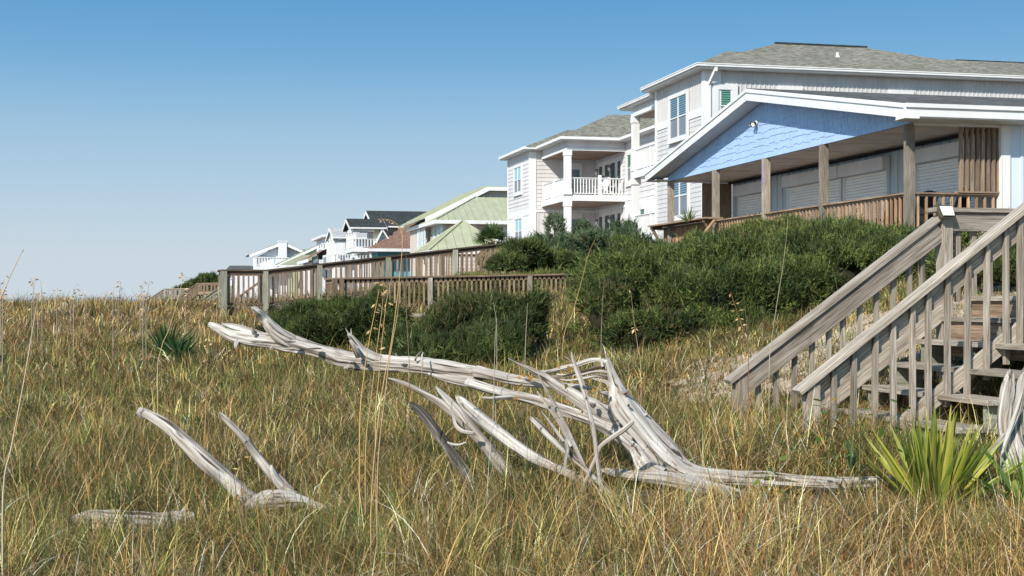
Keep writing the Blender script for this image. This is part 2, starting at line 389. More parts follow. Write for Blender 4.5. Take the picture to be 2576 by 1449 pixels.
# ------------------------------------------------------------------ grass
LOGMASK = []; BUSHMASK = []          # (x, y, r) filled before the grass is grown
def blades(base, hgt, lean, curv, width, segs, col, az=None):
    """ribbons; base (n,3), lean = initial tilt from vertical (rad), curv = extra bend at tip (rad)"""
    n = len(base); az = RNG.uniform(0, 2*np.pi, n) if az is None else az
    dx, dy = np.cos(az), np.sin(az)
    fa = az+np.pi/2+RNG.normal(0, .5, n); wx, wy = np.cos(fa), np.sin(fa)
    P = base.copy(); Vs = []; T = []; seg = hgt/segs
    for k in range(segs+1):
        t = k/segs; wd = width*(1-.86*t**1.6)*.5
        Wv = np.stack([wx*wd, wy*wd, np.zeros(n)], 1)
        Vs += [P-Wv, P+Wv]; T += [col, col]
        ang = lean+curv*((k+.5)/segs)**1.4
        P = P+np.stack([dx*np.sin(ang), dy*np.sin(ang), np.cos(ang)], 1)*seg[:, None]
    V = np.stack(Vs, 1).reshape(-1, 3); C = np.stack(T, 1).reshape(-1, 3)
    o = (np.arange(n)*(2*(segs+1)))[:, None]; F = []
    for k in range(segs): F.append(o+np.array([[2*k, 2*k+1, 2*k+3, 2*k+2]]))
    return V, np.concatenate(F), C
def wedge(n, d0, d1, pxa=-420, pxb=3000, pw=1.0):
    """random ground points, uniform per area, in a sector seen from the viewpoint"""
    d = np.sqrt(RNG.uniform(d0**2, d1**2, n)); px = RNG.uniform(pxa, pxb, n); a = (px-CX)/FP
    x = d*(a*CT+ST); y = d*(CT-a*ST); return x, y, d, px
def fbm(x, y, s, seed=0):
    v = 0; a = 1
    for k in range(3):
        v = v+a*np.sin(x*s*1.3+seed+1.7*np.sin(y*s*.9+seed*2))*np.sin(y*s*1.1+seed*3+1.3*np.sin(x*s*.8)); a *= .55; s *= 2.1
    return v/1.6
STRAW = np.array([.60, .39, .15]); TAN = np.array([.40, .235, .095]); PALE = np.array([.74, .58, .37])
OLIVE = np.array([.17, .185, .045]); GREEN = np.array([.07, .12, .03]); RUST = np.array([.34, .16, .05]); YEL = np.array([.30, .27, .08])
def strawness(x, y, d, px):
    """share of dry blades by place: the foreground right of the middle is a straw mat, the left and the far slope greener"""
    u = (px-CX)/1288
    s = .37+.50*np.clip((9.5-d)/3, 0, 1)*np.clip(.4+u*1.2, 0, 1)+.12*np.clip((9-d)/3, 0, 1)
    s += .25*np.exp(-((d-15)/3.5)**2)*np.exp(-((px-750)/330)**2)
    s += .42*np.clip((d-24)/8, 0, 1)*np.clip((900-px)/500, 0, 1)
    s -= .25*np.exp(-((d-20)/5)**2)*np.clip((px-500)/200, 0, 1)
    s += .2*np.clip((px-1500)/300, 0, 1)*np.exp(-((d-11.5)/2)**2)
    s += .20*fbm(x, y, .8, 3)
    return np.clip(s, .08, .95)
def grow(n_cl, per, d0, d1, hm, wid, segs, spread, pxa=-420, pxb=3000, keepsand=.22, bend=1.0, dry_only=None, bright=1.0, coh=.5):
    """tufts: blades of one tuft share a lean direction, a colour family and a brightness"""
    x, y, d, px = wedge(n_cl, d0, d1, pxa, pxb)
    sm = sandmask(x, y); keep = RNG.random(n_cl) > sm*(1-keepsand)
    if d0 < 5: keep &= d > 4.7
    for bx, by, br in BUSHMASK: keep &= (x-bx)**2+(y-by)**2 > (br*.8)**2
    for bx, by, br in LOGMASK: keep &= ((x-bx)**2+(y-by)**2 > br**2) | (RNG.random(n_cl) < .16)
    x, y, d, px = x[keep], y[keep], d[keep], px[keep]; sn = strawness(x, y, d, px); dry = RNG.random(len(x)) < sn
    if dry_only is not None:
        k = dry == dry_only; x, y, d, px, dry = x[k], y[k], d[k], px[k], dry[k]
    n = len(x)
    ch = np.clip(RNG.normal(1, .28, n), .45, 1.9)*(1+.3*fbm(x, y, 1.1, 9))
    ch *= 1-.3*np.clip((px-1500)/400, 0, 1)*np.clip((d-9.5)/2, 0, 1)
    lum = np.exp(RNG.normal(-.10, .50, n))*(1+.22*fbm(x, y, 2.1, 5)); fam = RNG.random(n)
    cx, cy = np.repeat(x, per), np.repeat(y, per); N_ = len(cx)
    r = np.abs(RNG.normal(0, spread, N_)); az = RNG.uniform(0, 2*np.pi, N_)
    bx, by = cx+r*np.cos(az), cy+r*np.sin(az)
    caz = np.repeat(RNG.uniform(0, 2*np.pi, n), per); coherent = RNG.random(N_) < coh
    az2 = np.where(coherent, caz+RNG.normal(0, .45, N_), az+RNG.normal(0, .7, N_)); D = np.repeat(dry, per)
    hh = hm*np.repeat(ch, per)*RNG.uniform(.4, 1.25, N_)*np.where(D, .95, 1.0)
    lean = np.abs(RNG.normal(.20, .26, N_))+np.where(D, .12, 0); curv = np.abs(RNG.normal(1.15, .75, N_))*bend
    k = RNG.random(N_)[:, None]; q = np.clip(np.repeat(fam, per)+RNG.normal(0, .22, N_), 0, 1)[:, None]
    cd = np.where(q < .40, STRAW, np.where(q < .68, TAN, np.where(q < .88, PALE, RUST)))
    cg = np.where(q < .42, OLIVE, np.where(q < .70, GREEN, np.where(q < .88, YEL, STRAW)))
    fl = RNG.random(N_)[:, None] < .16; Dm = D[:, None] ^ fl
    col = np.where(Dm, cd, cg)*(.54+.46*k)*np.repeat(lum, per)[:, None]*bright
    z = H(bx, by)-.03
    return blades(np.stack([bx, by, z], 1), hh, lean, curv, wid*RNG.uniform(.6, 1.3, N_), segs, np.clip(col, 0, .85), az2)
def merge(parts_):
    Vs, Fs, Cs = [], [], []; o = 0
    for V, F, C in parts_: Vs.append(V); Fs.append(F+o); Cs.append(C); o += len(V)
    return np.concatenate(Vs), [np.concatenate(Fs)], np.concatenate(Cs)
def grow_grass():  # low layers darkened as gap shade, arc layers brightened as sunlit highlights, by colour
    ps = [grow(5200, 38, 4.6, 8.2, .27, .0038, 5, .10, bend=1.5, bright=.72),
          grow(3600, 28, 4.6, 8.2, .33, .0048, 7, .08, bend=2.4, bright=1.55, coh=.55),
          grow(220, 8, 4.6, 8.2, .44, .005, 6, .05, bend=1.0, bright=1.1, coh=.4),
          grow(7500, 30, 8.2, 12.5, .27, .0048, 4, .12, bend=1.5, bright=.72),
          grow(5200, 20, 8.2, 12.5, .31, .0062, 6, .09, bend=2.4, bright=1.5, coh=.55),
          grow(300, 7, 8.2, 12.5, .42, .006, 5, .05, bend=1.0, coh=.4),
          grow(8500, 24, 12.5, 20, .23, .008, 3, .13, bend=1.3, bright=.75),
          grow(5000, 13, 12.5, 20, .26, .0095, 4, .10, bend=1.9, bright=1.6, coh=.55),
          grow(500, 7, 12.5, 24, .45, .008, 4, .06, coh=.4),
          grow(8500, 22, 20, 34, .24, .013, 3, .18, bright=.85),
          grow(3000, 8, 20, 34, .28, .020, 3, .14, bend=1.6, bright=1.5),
          grow(6500, 18, 34, 56, .33, .02, 2, .26, bend=.6),
          grow(2500, 14, 56, 110, .45, .035, 2, .4, bend=.6)]
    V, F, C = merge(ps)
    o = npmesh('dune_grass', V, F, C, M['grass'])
    setp(o, 'dry and green dune grass matting the whole foreground and dune', 'grass', kind='stuff')
# ------------------------------------------------------------------ building parts
class Wall:
    """axis 'X': wall in the plane x = p facing -X, s runs along Y; axis 'Y': plane y = p facing -Y, s along X"""
    def __init__(s, ax, p): s.ax = ax; s.p = p
    def pt(s, a, n, z): return (s.p-n, a, z) if s.ax == 'X' else (a, s.p-n, z)
    def box(s, mb, a0, a1, n0, n1, z0, z1):
        p, q = s.pt(a0, n0, z0), s.pt(a1, n1, z1); mb.box(p[0], q[0], p[1], q[1], p[2], q[2]); return mb
    def px(s, x, y): v = UX(x, y, s.p) if s.ax == 'X' else UY(x, y, s.p); return (v.y if s.ax == 'X' else v.x), v.z
    def rect(s, x0, y0, x1, y1):
        """pixel rectangle -> (a0, a1, z0, z1) on the wall, measured at its middle"""
        a0, _ = s.px(x0, (y0+y1)/2); a1, _ = s.px(x1, (y0+y1)/2); xm = (x0+x1)/2
        _, zt = s.px(xm, y0); _, zb = s.px(xm, y1); return min(a0, a1), max(a0, a1), zb, zt
def lap(mb, W, a0, a1, z0, z1, course=.19, d=.022, top=None):
    """lap siding: tilted boards, real steps; top(a) clips the courses under a gable"""
    z = z0
    while z < z1-.01:
        zt = min(z+course, z1); b0, b1 = a0, a1
        if top:
            ok = [a for a in np.linspace(a0, a1, 60) if top(a) >= zt-.02]
            if not ok: break
            b0, b1 = min(ok), max(ok)
        v = [W.pt(b0, d, z), W.pt(b1, d, z), W.pt(b1, .005, zt), W.pt(b0, .005, zt), W.pt(b0, .003, z), W.pt(b1, .003, z)]
        mb.add(v, [(0, 1, 2, 3), (4, 5, 1, 0)]); z = zt
def battens(mb, W, a0, a1, z0, z1, sp=.3, w=.045, d=.022, top=None):
    a = a0+sp*.5
    while a < a1:
        zz = min(z1, top(a)) if top else z1
        if zz > z0+.05: W.box(mb, a-w/2, a+w/2, 0.001, d, z0, zz)
        a += sp
def window(parent, W, a0, a1, z0, z1, cols=1, rows=2, pane='glblue', low=None, fw=.11, frame='trimA', name='window', sill=True, fr=.05, base=.03):
    """trim with head and sill (name), children: sash, one pane per light"""
    mb = MB(); b = base
    W.box(mb, a0-fw, a0, b-.01, b+.07, z0-fw, z1+fw); W.box(mb, a1, a1+fw, b-.01, b+.07, z0-fw, z1+fw)
    W.box(mb, a0, a1, b-.01, b+.068, z1, z1+fw); W.box(mb, a0, a1, b-.01, b+.068, z0-fw, z0)
    if sill: W.box(mb, a0-fw-.03, a1+fw+.03, b-.01, b+.10, z0-fw-.04, z0-fw)
    f = part(name, mb, M[frame], parent); ms = MB(); cw = (a1-a0)/cols; rh = (z1-z0)/rows
    for i in range(cols+1): c = a0+i*cw; W.box(ms, max(a0, c-fr*.9), min(a1, c+fr*.9), b-.01, b+.045, z0, z1)
    for j in range(rows+1): c = z0+j*rh; W.box(ms, a0, a1, b-.01, b+.043, max(z0, c-fr/2), min(z1, c+fr/2))
    part('sash', ms, M[frame], f)
    for i in range(cols):
        for j in range(rows):
            mm = pane if (low is None or j > 0) else low; p = MB(); dn = .012 if j == 0 else .02
            W.box(p, a0+i*cw+.01, a0+(i+1)*cw-.01, b-.005, b+dn, z0+j*rh+.005, z0+(j+1)*rh-.005); part('pane', p, M[mm], f)
    return f
def railing(parent, p0, p1, h, m, cap=(.12, .035), sp=.13, bw=.038, bot=.09, skip=0, name='railing', sub=True, bh=.05, lo=True, capm=None, limit=999):
    """top cap, upper and lower rail as part 'name'; balusters its children"""
    p0, p1 = Vector(p0), Vector(p1); U = Vector((0, 0, 1)); mb = MB()
    mb.vbar(p0+U*(h-cap[1]/2), p1+U*(h-cap[1]/2), cap[0], cap[1]); 
    mb.vbar(p0+U*(h-cap[1]-bh/2-.001), p1+U*(h-cap[1]-bh/2-.001), .042, bh)
    r = part(name, mb, M[capm or m], parent)
    if lo: part('bottom_rail', MB().vbar(p0+U*(bot), p1+U*(bot), .042, .05), M[capm or m], r)
    n = max(1, int((p1-p0).length/sp)); one = MB()
    for i in range(n):
        p = p0+(p1-p0)*((i+.5)/n)
        mb = MB() if (sub and i < limit) else one
        mb.box(p.x-bw/2, p.x+bw/2, p.y-bw/2, p.y+bw/2, p.z+bot-.02, p.z+h-cap[1]-.004)
        if sub and i < limit: part('baluster', mb, M[m], r)
    if one.v:
        o = part('baluster', one, M[m], r)
        if sub: o['kind'] = 'stuff'
    return r
def post(parent, x, y, z0, z1, w, m, name='post', cap=None, base=None):
    mb = MB().box(x-w/2, x+w/2, y-w/2, y+w/2, z0, z1)
    if cap: mb.box(x-w/2-.03, x+w/2+.03, y-w/2-.03, y+w/2+.03, z1-cap, z1-.004)
    if base: mb.box(x-w/2-.03, x+w/2+.03, y-w/2-.03, y+w/2+.03, z0+.004, z0+base)
    return part(name, mb, M[m], parent)
def hip(parent, x0, x1, y0, y1, z, pitch, m, axis='X', ends=(1, 1), fas=.16, name='roof', gutter=True, hx=None, fm='white'):
    """hip roof over a rectangle. ends: hipped (1) or gabled (0) at low/high end of the ridge axis"""
    mb = MB(); t = .05
    if axis == 'X':
        hw = (y1-y0)/2; yc = (y0+y1)/2; zr = z+pitch*hw; a = x0+(hw if ends[0] else 0); b = x1-(hw if ends[1] else 0)
        c = [(x0, y0, z), (x1, y0, z), (x1, y1, z), (x0, y1, z)]; r = [(a, yc, zr), (b, yc, zr)]
        fs = [(0, 1, 5, 4), (2, 3, 4, 5), (1, 2, 5), (3, 0, 4)]
    else:
        hw = (x1-x0)/2; xc = (x0+x1)/2; zr = z+pitch*hw; a = y0+(hw if ends[0] else 0); b = y1-(hw if ends[1] else 0)
        c = [(x0, y0, z), (x1, y0, z), (x1, y1, z), (x0, y1, z)]; r = [(xc, a, zr), (xc, b, zr)]
        fs = [(0, 1, 4), (1, 2, 5, 4), (2, 3, 5), (3, 0, 4, 5)]
    mb.add(c+r, fs+[(3, 2, 1, 0)])
    ro = part(name, mb, M[m], parent)
    e = MB(); zz = z-.006
    e.box(x0+.02, x1-.02, y0+.02, y0+.045, zz-fas, zz); e.box(x0+.02, x1-.02, y1-.045, y1-.02, zz-fas, zz)
    e.box(x0+.02, x0+.045, y0+.045, y1-.045, zz-fas, zz); e.box(x1-.045, x1-.02, y0+.045, y1-.045, zz-fas, zz)
    e.box(x0+.045, x1-.045, y0+.045, y1-.045, zz-fas+.01, zz-fas+.03)
    part('fascia', e, M[fm], ro)
    if gutter:
        gm = MB(); k = .11
        gm.box(x0-.09, x1, y0-.09, y0+.018, zz-k, zz); gm.box(x0-.09, x0+.018, y0+.018, y1, zz-k, zz)
        gm.box(x0-.11, x1, y0-.11, y0-.092, zz-.03, zz+.008); gm.box(x0-.11, x0-.092, y0-.092, y1, zz-.03, zz+.008)
        part('gutter', gm, M['white'], ro)
    return ro
def gable(parent, x0, x1, y0, y1, z, pitch, m, axis='X', t=.12, name='roof', fm='white', bargew=.22):
    """gable roof: ridge along axis, two slabs + rake boards on the low end"""
    mb = MB()
    if axis == 'X':
        yc = (y0+y1)/2; zr = z+pitch*(y1-y0)/2; prof = [(y0, z), (yc, zr), (y1, z), (y1, z-t), (yc, zr-t), (y0, z-t)]
        mb.prism([(x0, a, b) for a, b in prof], (x1-x0, 0, 0)); e = MB()
        for (a0, b0), (a1, b1) in (((y0, z), (yc, zr)), ((yc, zr), (y1, z))):
            for xx, dx in ((x0-.002, -.035), (x1+.002, .035)):
                e.prism([(xx, a0, b0-.02), (xx, a1, b1-.02), (xx, a1, b1-.02-bargew), (xx, a0, b0-.02-bargew)], (dx, 0, 0))
        e.box(x0, x1, y0-.03, y0-.002, z-.17, z-.015); e.box(x0, x1, y1+.002, y1+.03, z-.17, z-.015)
    else:
        xc = (x0+x1)/2; zr = z+pitch*(x1-x0)/2; prof = [(x0, z), (xc, zr), (x1, z), (x1, z-t), (xc, zr-t), (x0, z-t)]
        mb.prism([(a, y0, b) for a, b in prof], (0, y1-y0, 0)); e = MB()
        for (a0, b0), (a1, b1) in (((x0, z), (xc, zr)), ((xc, zr), (x1, z))):
            for yy, dy in ((y0-.002, -.035), (y1+.002, .035)):
                e.prism([(a0, yy, b0-.02), (a1, yy, b1-.02), (a1, yy, b1-.02-bargew), (a0, yy, b0-.02-bargew)], (0, dy, 0))
        e.box(x0-.03, x0-.002, y0, y1, z-.17, z-.015); e.box(x1+.002, x1+.03, y0, y1, z-.17, z-.015)
    ro = part(name, mb, M[m], parent); part('rake_board', e, M[fm], ro); return ro
def vtext(parent, chars, W, a, ztop, size, m, step, n=.012, name='house_number'):
    mb = MB()
    for i, ch in enumerate(chars):
        cu = bpy.data.curves.new('t', 'FONT'); cu.body = ch; cu.size = size; cu.extrude = .008; cu.align_x = 'CENTER'; cu.offset = .006
        to = bpy.data.objects.new('t', cu); me = bpy.data.meshes.new_from_object(to); z0 = ztop-step*i-size*.7
        sgn = 1 if W.ax == 'Y' else -1
        mb.add([W.pt(a+sgn*v.co.x, n+v.co.z, z0+v.co.y) for v in me.vertices], [tuple(p.vertices) for p in me.polygons])
        bpy.data.objects.remove(to); bpy.data.curves.remove(cu); bpy.data.meshes.remove(me)
    return part(name, mb, M[m], parent)
# ================================================================== blue porch house (nearest)
C = thing('beach_house', (15.1, 34.8, 2.0), 'single storey beach house with blue shingled porch gable and closed roller shutters', 'house')
Wp = Wall('X', 15.1); Wb = Wall('X', 17.25); Wn = Wall('Y', 27.25)
Y0, Y1 = 27.25, 42.4; FL = 2.9
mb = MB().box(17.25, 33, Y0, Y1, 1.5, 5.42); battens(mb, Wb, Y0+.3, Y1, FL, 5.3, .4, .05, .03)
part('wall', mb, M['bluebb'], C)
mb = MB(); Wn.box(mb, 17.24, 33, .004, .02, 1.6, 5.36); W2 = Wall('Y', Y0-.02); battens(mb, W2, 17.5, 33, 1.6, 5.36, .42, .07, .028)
part('side_wall', mb, M['palebb'], C)
mb = MB(); Wn.box(mb, 17.22, 17.42, .021, .06, 1.6, 5.33); mb.box(17.2, 17.225, Y0-.06, Y0+.12, 1.6, 5.33)
part('corner_board', mb, M['white'], C)
# blue gable of single staggered shingles
rake = lambda a: 5.47+.188*(7.6-abs(a-34.83))
mb = MB().prism([(15.1, Y0, 5.3), (15.1, Y0, rake(Y0)), (15.1, 34.83, rake(34.83)), (15.1, Y1, rake(Y1)), (15.1, Y1, 5.3)], (.08, 0, 0))
rs = random.Random(3); z = 5.3; row = 0
while z < 7.0:
    y = Y0+rs.random()*.1; 
    while y < Y1:
        wd = rs.choice((.16, .22, .28)); ye = min(y+wd, Y1); drop = 0 if row == 0 else rs.choice((0, 0, .028, .045))
        zt = min(z+.185, rake(y)-.005, rake(ye)-.005)
        if zt > z-drop+.01: mb.add([(15.096-.015, y+.006, z-drop), (15.096-.015, ye-.006, z-drop), (15.094, ye-.006, zt), (15.094, y+.006, zt), (15.097, y+.006, z-drop), (15.097, ye-.006, z-drop)],
                             [(0, 1, 2, 3), (4, 5, 1, 0), (0, 3, 4), (1, 5, 2)])
        y = ye
    z += .18; row += 1
part('gable', mb, M['blue'], C, label='pale blue staggered shingle gable')
ro = gable(C, 14.62, 34, 26.6, 43.15, 5.645, .179, 'shDrk', 'X', t=.1, bargew=.30)
mb = MB(); U = .30
for a0, a1 in ((26.6, 34.875), (34.875, 43.15)):
    zf = lambda a: 5.645+.179*(8.275-abs(a-34.875))
    mb.prism([(14.583, a0, zf(a0)-.03), (14.583, a1, zf(a1)-.03), (14.583, a1, zf(a1)-.11), (14.583, a0, zf(a0)-.11)], (-.03, 0, 0))
    mb.prism([(14.585, a0, zf(a0)-.29), (14.585, a1, zf(a1)-.29), (14.585, a1, zf(a1)-.315), (14.585, a0, zf(a0)-.315)], (.48, 0, 0))
part('rake_trim', mb, M['white'], ro)
part('soffit', MB().box(14.7, 34, 42.42, 43.1, 5.335, 5.355), M['white'], ro)
mb = MB().box(14.60, 34, 26.56, 26.598, 5.36, 5.62).box(14.7, 34, 26.598, 27.24, 5.335, 5.362).box(14.60, 34, 26.52, 26.56, 5.54, 5.625)
mb.box(14.56, 14.9, 26.52, 26.9, 5.31, 5.37)
part('eave_board', mb, M['white'], ro)
mb = MB().box(15.2, 17.24, Y0+.08, Y1, 5.31, 5.34)
for k in range(1, 8): mb.box(15.2, 17.24, Y0+k*1.9-.02, Y0+k*1.9+.02, 5.297, 5.309)
part('porch_ceiling', mb, M['ceil'], C)
part('beam', MB().box(15.18, 17.24, Y0+.0, Y0+.075, 5.27, 5.5), M['white'], C); part('beam', MB().box(15.18, 17.24, Y1-.08, Y1-.001, 5.27, 5.5), M['white'], C)
part('downlight_track', MB().box(17.02, 17.10, Y0+.4, Y1-.2, 5.22, 5.28), M['dark'], C)
mb = MB().box(14.98, 17.24, Y0+.02, Y1, FL-.045, FL-.0); mb.box(15.0, 15.04, Y0+.04, Y1, FL-.3, FL-.05).box(15.05, 17.2, Y0+.04, Y0+.08, FL-.3, FL-.05)
part('porch_deck', mb, M['woodb'], C)
part('skirt', MB().box(15.25, 17.2, Y0+.10, Y0+.13, 1.6, FL-.31), M['white'], C)
yy = [UX(px, 560, 15.1).y for px in (1686, 1799, 1925, 2070)]+[Y0+.1]
for k, y in enumerate(yy): post(C, 15.12, y, 1.9, 5.3, .17, 'wood')
vtext(C, '115', Wall('X', 15.12-.085), yy[2]+.0, UX(1917, 414, 15.03).z, .21, 'numlav', .175, .004)
lim = 100
railing(C, (15.12, Y0+.2, FL), (15.12, 38.4, FL), .96, 'woodwarm', cap=(.16, .035), sp=.19, bw=.045, name='porch_railing', capm='woodb')
railing(C, (15.22, Y0+.1, FL), (17.2, Y0+.1, FL), .96, 'woodwarm', cap=(.14, .035), sp=.19, bw=.045, name='porch_railing', capm='woodb')
railing(C, (15.12, 38.5, FL), (15.12, 42.9, FL), .96, 'woodwarm', cap=(.14, .035), sp=.16, bw=.045, name='porch_railing', capm='woodb')
mb = MB().box(14.72, 15.3, 38.3, 43.3, 3.90, 3.945)
cs = part('counter_shelf', mb, M['woodb'], C)
for y in (38.5, 43.1):
    part('bracket', MB().bar((14.78, y, 3.88), (15.1, y, 3.35), .05, .09).box(14.75, 15.15, y-.045, y+.045, 3.80, 3.895), M['woodb'], cs)
part('handrail', MB().bar((14.0, 37.6, 2.9), (15.0, 38.2, 3.85), .09, .045).bar((14.02, 37.5, 1.9), (14.02, 37.5, 2.95), .09, .09), M['woodwarm'], C)
for i in range(8):
    x = 16.32+i*.127; part('privacy_slat', MB().box(x-.03, x+.03, Y0+.03, Y0+.12, FL+.98, 5.265), M['woodb'], C)
part('slat_sill', MB().box(16.22, 17.24, Y0, Y0+.2, FL+.966, FL+.995), M['woodb'], C)
mb = MB()
for i in range(5): mb.box(16.2+i*.2, 16.39+i*.2, Y1-.1, Y1-.06, 2.6, 5.26)
part('screen_wall', mb, M['woodb'], C)
for (a, b, c, d) in ((1865, 1934, 0, 0), (1990, 2120, 0, 0), (2133, 2236, 0, 0), (2315, 2470, 0, 0)):
    a0 = UX(b, 400, 17.25).y; a1 = UX(a, 400, 17.25).y; mb = MB(); z = FL+.03
    while z < 4.78:
        mb.add([Wb.pt(a0, .045, z), Wb.pt(a1, .045, z), Wb.pt(a1, .068, z+.035), Wb.pt(a0, .068, z+.035), Wb.pt(a1, .045, z+.07), Wb.pt(a0, .045, z+.07)], [(0, 1, 2, 3), (3, 2, 4, 5)]); z += .078
    s_ = part('roller_shutter', mb, M['shutter'], C); mb = MB()
    Wb.box(mb, a0-.09, a0, .031, .10, FL+.02, 4.80); part('guide_rail', mb, M['white'], s_); mb = Wb.box(MB(), a1, a1+.09, .031, .10, FL+.02, 4.80); part('guide_rail', mb, M['white'], s_)
    mb = MB(); Wb.box(mb, a0-.12, a1+.12, .031, .24, 4.802, 5.12); part('shutter_box', mb, M['trimA'], s_)
# floodlight on the gable
p = UX(1904, 309, 15.07); mb = MB().cyl((15.07, p.y, p.z), (15.03, p.y, p.z), .06)
fl_ = part('floodlight', mb, M['white'], C)
for s_ in (-1, 1): part('lamp_head', MB().cyl((15.03, p.y+s_*.02, p.z), (14.92, p.y+s_*.09, p.z-.06), .025, .065), M['black'], fl_)
for s_ in (-1, 1): part('lamp_glass', MB().cyl((14.921, p.y+s_*.09, p.z-.0605), (14.915, p.y+s_*.094, p.z-.063), .055, .055), M['lens'], fl_)

# fan-back chairs (adirondack shape)
def fan_chair(name, label, m, group, sc=1.0):
    t = thing(name, (0, 0, 0), label, 'chair', group)
    mb = MB()
    for i in range(5): mb.bar((-.05-.1*i+.18, -.26, (.38-.035*i)*sc), (-.05-.1*i+.18, .26, (.38-.035*i)*sc), .085, .022)
    part('seat', mb, M[m], t); mb = MB()
    for i in range(7):
        a = (i-3)*.085; hgt = (.88+.14*math.cos((i-3)/3*1.2))*sc
        mb.bar((-.2, a*.8, .26*sc), (-.48, a*1.0, (.30+hgt*.83)*sc), .02, .082, up=(0, 1, 0))
    part('backrest', mb, M[m], t)
    for s_ in (-1, 1):
        part('arm', MB().bar((-.38, s_*.31, .58*sc), (.32, s_*.31, .56*sc), .11, .022), M[m], t)
        part('leg', MB().bar((.24, s_*.27, 0), (.24, s_*.27, .55*sc), .09, .03), M[m], t)
        part('leg', MB().bar((-.42, s_*.27, 0), (.2, s_*.27, .40*sc), .03, .1), M[m], t)
    return t
ch0 = fan_chair('porch_chair', 'dark fan-back porch chair seen over the rail in front of the third shutter', 'dark', 'dark chairs on the blue house porch', 1.0)
for i, (x, y, rz, lb) in enumerate(((16.2, UX(2210, 480, 16.2).y, R(188), None), (16.5, UX(2262, 480, 16.5).y, R(60), 'dark porch chair edge-on beside the tall near corner post'),
        (16.1, 28.9, R(200), 'dark porch chair behind the rail just right of the corner post'), (16.6, 28.4, R(120), 'dark porch chair nearest the brown privacy slats'))):
    o = ch0 if i == 0 else copy_tree(ch0)
    o.location = (x, y, FL); o.rotation_euler = (0, 0, rz)
    if lb: o['label'] = lb

# ================================================================== tall grey house behind it
A = thing('beach_house', (24, 57, 3), 'tall grey house with board siding, long white gutter and olive shingle hip roof', 'house')
Wf = Wall('X', 20.3); Ws = Wall('Y', 52.7); EZ = 10.8
part('wall', MB().box(20.3, 50, 52.7, 58.6, 2, EZ-.1).box(23.6, 50, 58.6, 63.5, 2, EZ-.1).box(50, 50.1, 53, 65, 2, 5), M['gry'], A)
zb = Wf.px(1745, 288)[1]
mb = MB(); battens(mb, Wf, 52.9, 58.6, zb+.12, EZ-.15, .2, .035, .022); battens(mb, Ws, 20.5, 50, 5.0, EZ-.15, .2, .04, .03)
part('board_siding', mb, M['gryB'], A)
mb = MB(); lap(mb, Wf, 52.95, 58.45, 3.4, zb-.15, .19); part('lap_siding', mb, M['gry'], A)
mb = MB(); Wf.box(mb, 52.7, 53.0, .001, .05, 2.5, EZ-.15); Wf.box(mb, 58.4, 58.6, .001, .05, 2.5, EZ-.15); mb.box(20.25, 20.95, 52.645, 52.699, 2.5, EZ-.15)
Wf.box(mb, 53.0, 58.4, .001, .045, zb-.16, zb+.13); part('corner_board', mb, M['white'], A)
r_ = Wf.rect(*Z1(212, 470), *Z1(325, 740)); window(A, Wf, *r_, 2, 2, 'glblue', 'glgrey', fw=.16, base=.05)
a0, a1, z0, z1 = Wf.rect(*Z1(218, 1000), *Z1(330, 1268)); window(A, Wf, a0, a1, z0, z1, 2, 2, 'glblue', 'glgrey', fw=.16)
r2 = Ws.rect(*Z1(522, 424), *Z1(612, 640)); window(A, Ws, *r2, 1, 2, 'glgreen', 'glgrey', fw=.24)
for xa, xb in ((965, 1050), (1705, 1795)):
    q = Ws.rect(*Z1(xa, 446), *Z1(xb, 640)); window(A, Ws, q[0], q[1], r2[2], r2[3], 1, 2, 'glgreen', 'glgrey', fw=.24)
zr_ = EZ+.345*5.775
mb = MB().add([(19.85, 52.25, EZ), (35.5, 52.25, EZ), (29.9, 58.025, zr_), (25.625, 58.025, zr_), (19.85, 59.1, EZ), (24.55, 59.1, zr_-.371), (35.5, 59.1, EZ-.25), (19.85, 59.1, EZ-.2), (35.5, 63.8, EZ), (24.55, 63.8, EZ)],
              [(0, 1, 2, 3), (0, 3, 5, 4), (3, 2, 8, 9, 5), (1, 8, 2), (4, 5, 6, 7)])
ro = part('roof', mb, M['shA'], A)
part('fascia', MB().box(19.87, 35.5, 52.27, 52.295, EZ-.2, EZ-.006).box(19.87, 19.895, 52.295, 59.08, EZ-.2, EZ-.006).box(19.87, 20.5, 59.08, 59.11, EZ-.2, EZ+.03).box(19.895, 35.5, 52.295, 59.08, EZ-.19, EZ-.17), M['white'], ro)
part('gutter', MB().box(19.76, 35.5, 52.16, 52.268, EZ-.117, EZ-.006).box(19.76, 19.868, 52.268, 59.1, EZ-.117, EZ-.006).box(19.74, 35.5, 52.14, 52.158, EZ-.036, EZ+.002).box(19.74, 19.758, 52.158, 59.1, EZ-.036, EZ+.002), M['white'], ro)
hip(A, 28, 52, 52.27, 59.1, EZ+.004, .345, 'shA', 'X', fas=.2, gutter=False)
p = UY(*Z1(590, 160), 58.0); zt = p.z
mb = MB(); pk = (p.x, 58.2, zt); e = EZ+.01
mb.add([(19.9, 54.2, e), (19.9, 59.05, e), (27.5, 59.05, e), (27.5, 54.2, e), pk, (27.5, 58.2, zt)], [(0, 4, 1), (0, 3, 5, 4), (1, 4, 5, 2), (0, 1, 2, 3), (3, 2, 5)])
part('roof', mb, M['shA'], A)
part('gutter', MB().box(35.5, 52, 52.16, 52.27, EZ-.12, EZ-.006).box(35.5, 52, 52.14, 52.158, EZ-.04, EZ+.002), M['white'], A)
part('ridge_vent', MB().box(25.6, 30, 57.96, 58.1, 12.79, 12.86), M['shBlk'], A)
part('ridge_vent', MB().box(33.0, 36.5, 55.6, 55.75, 11.93, 12.0), M['shBlk'], A)
pv = UY(2107, 152, 55.2); zs = EZ+.345*(55.2-52.25)
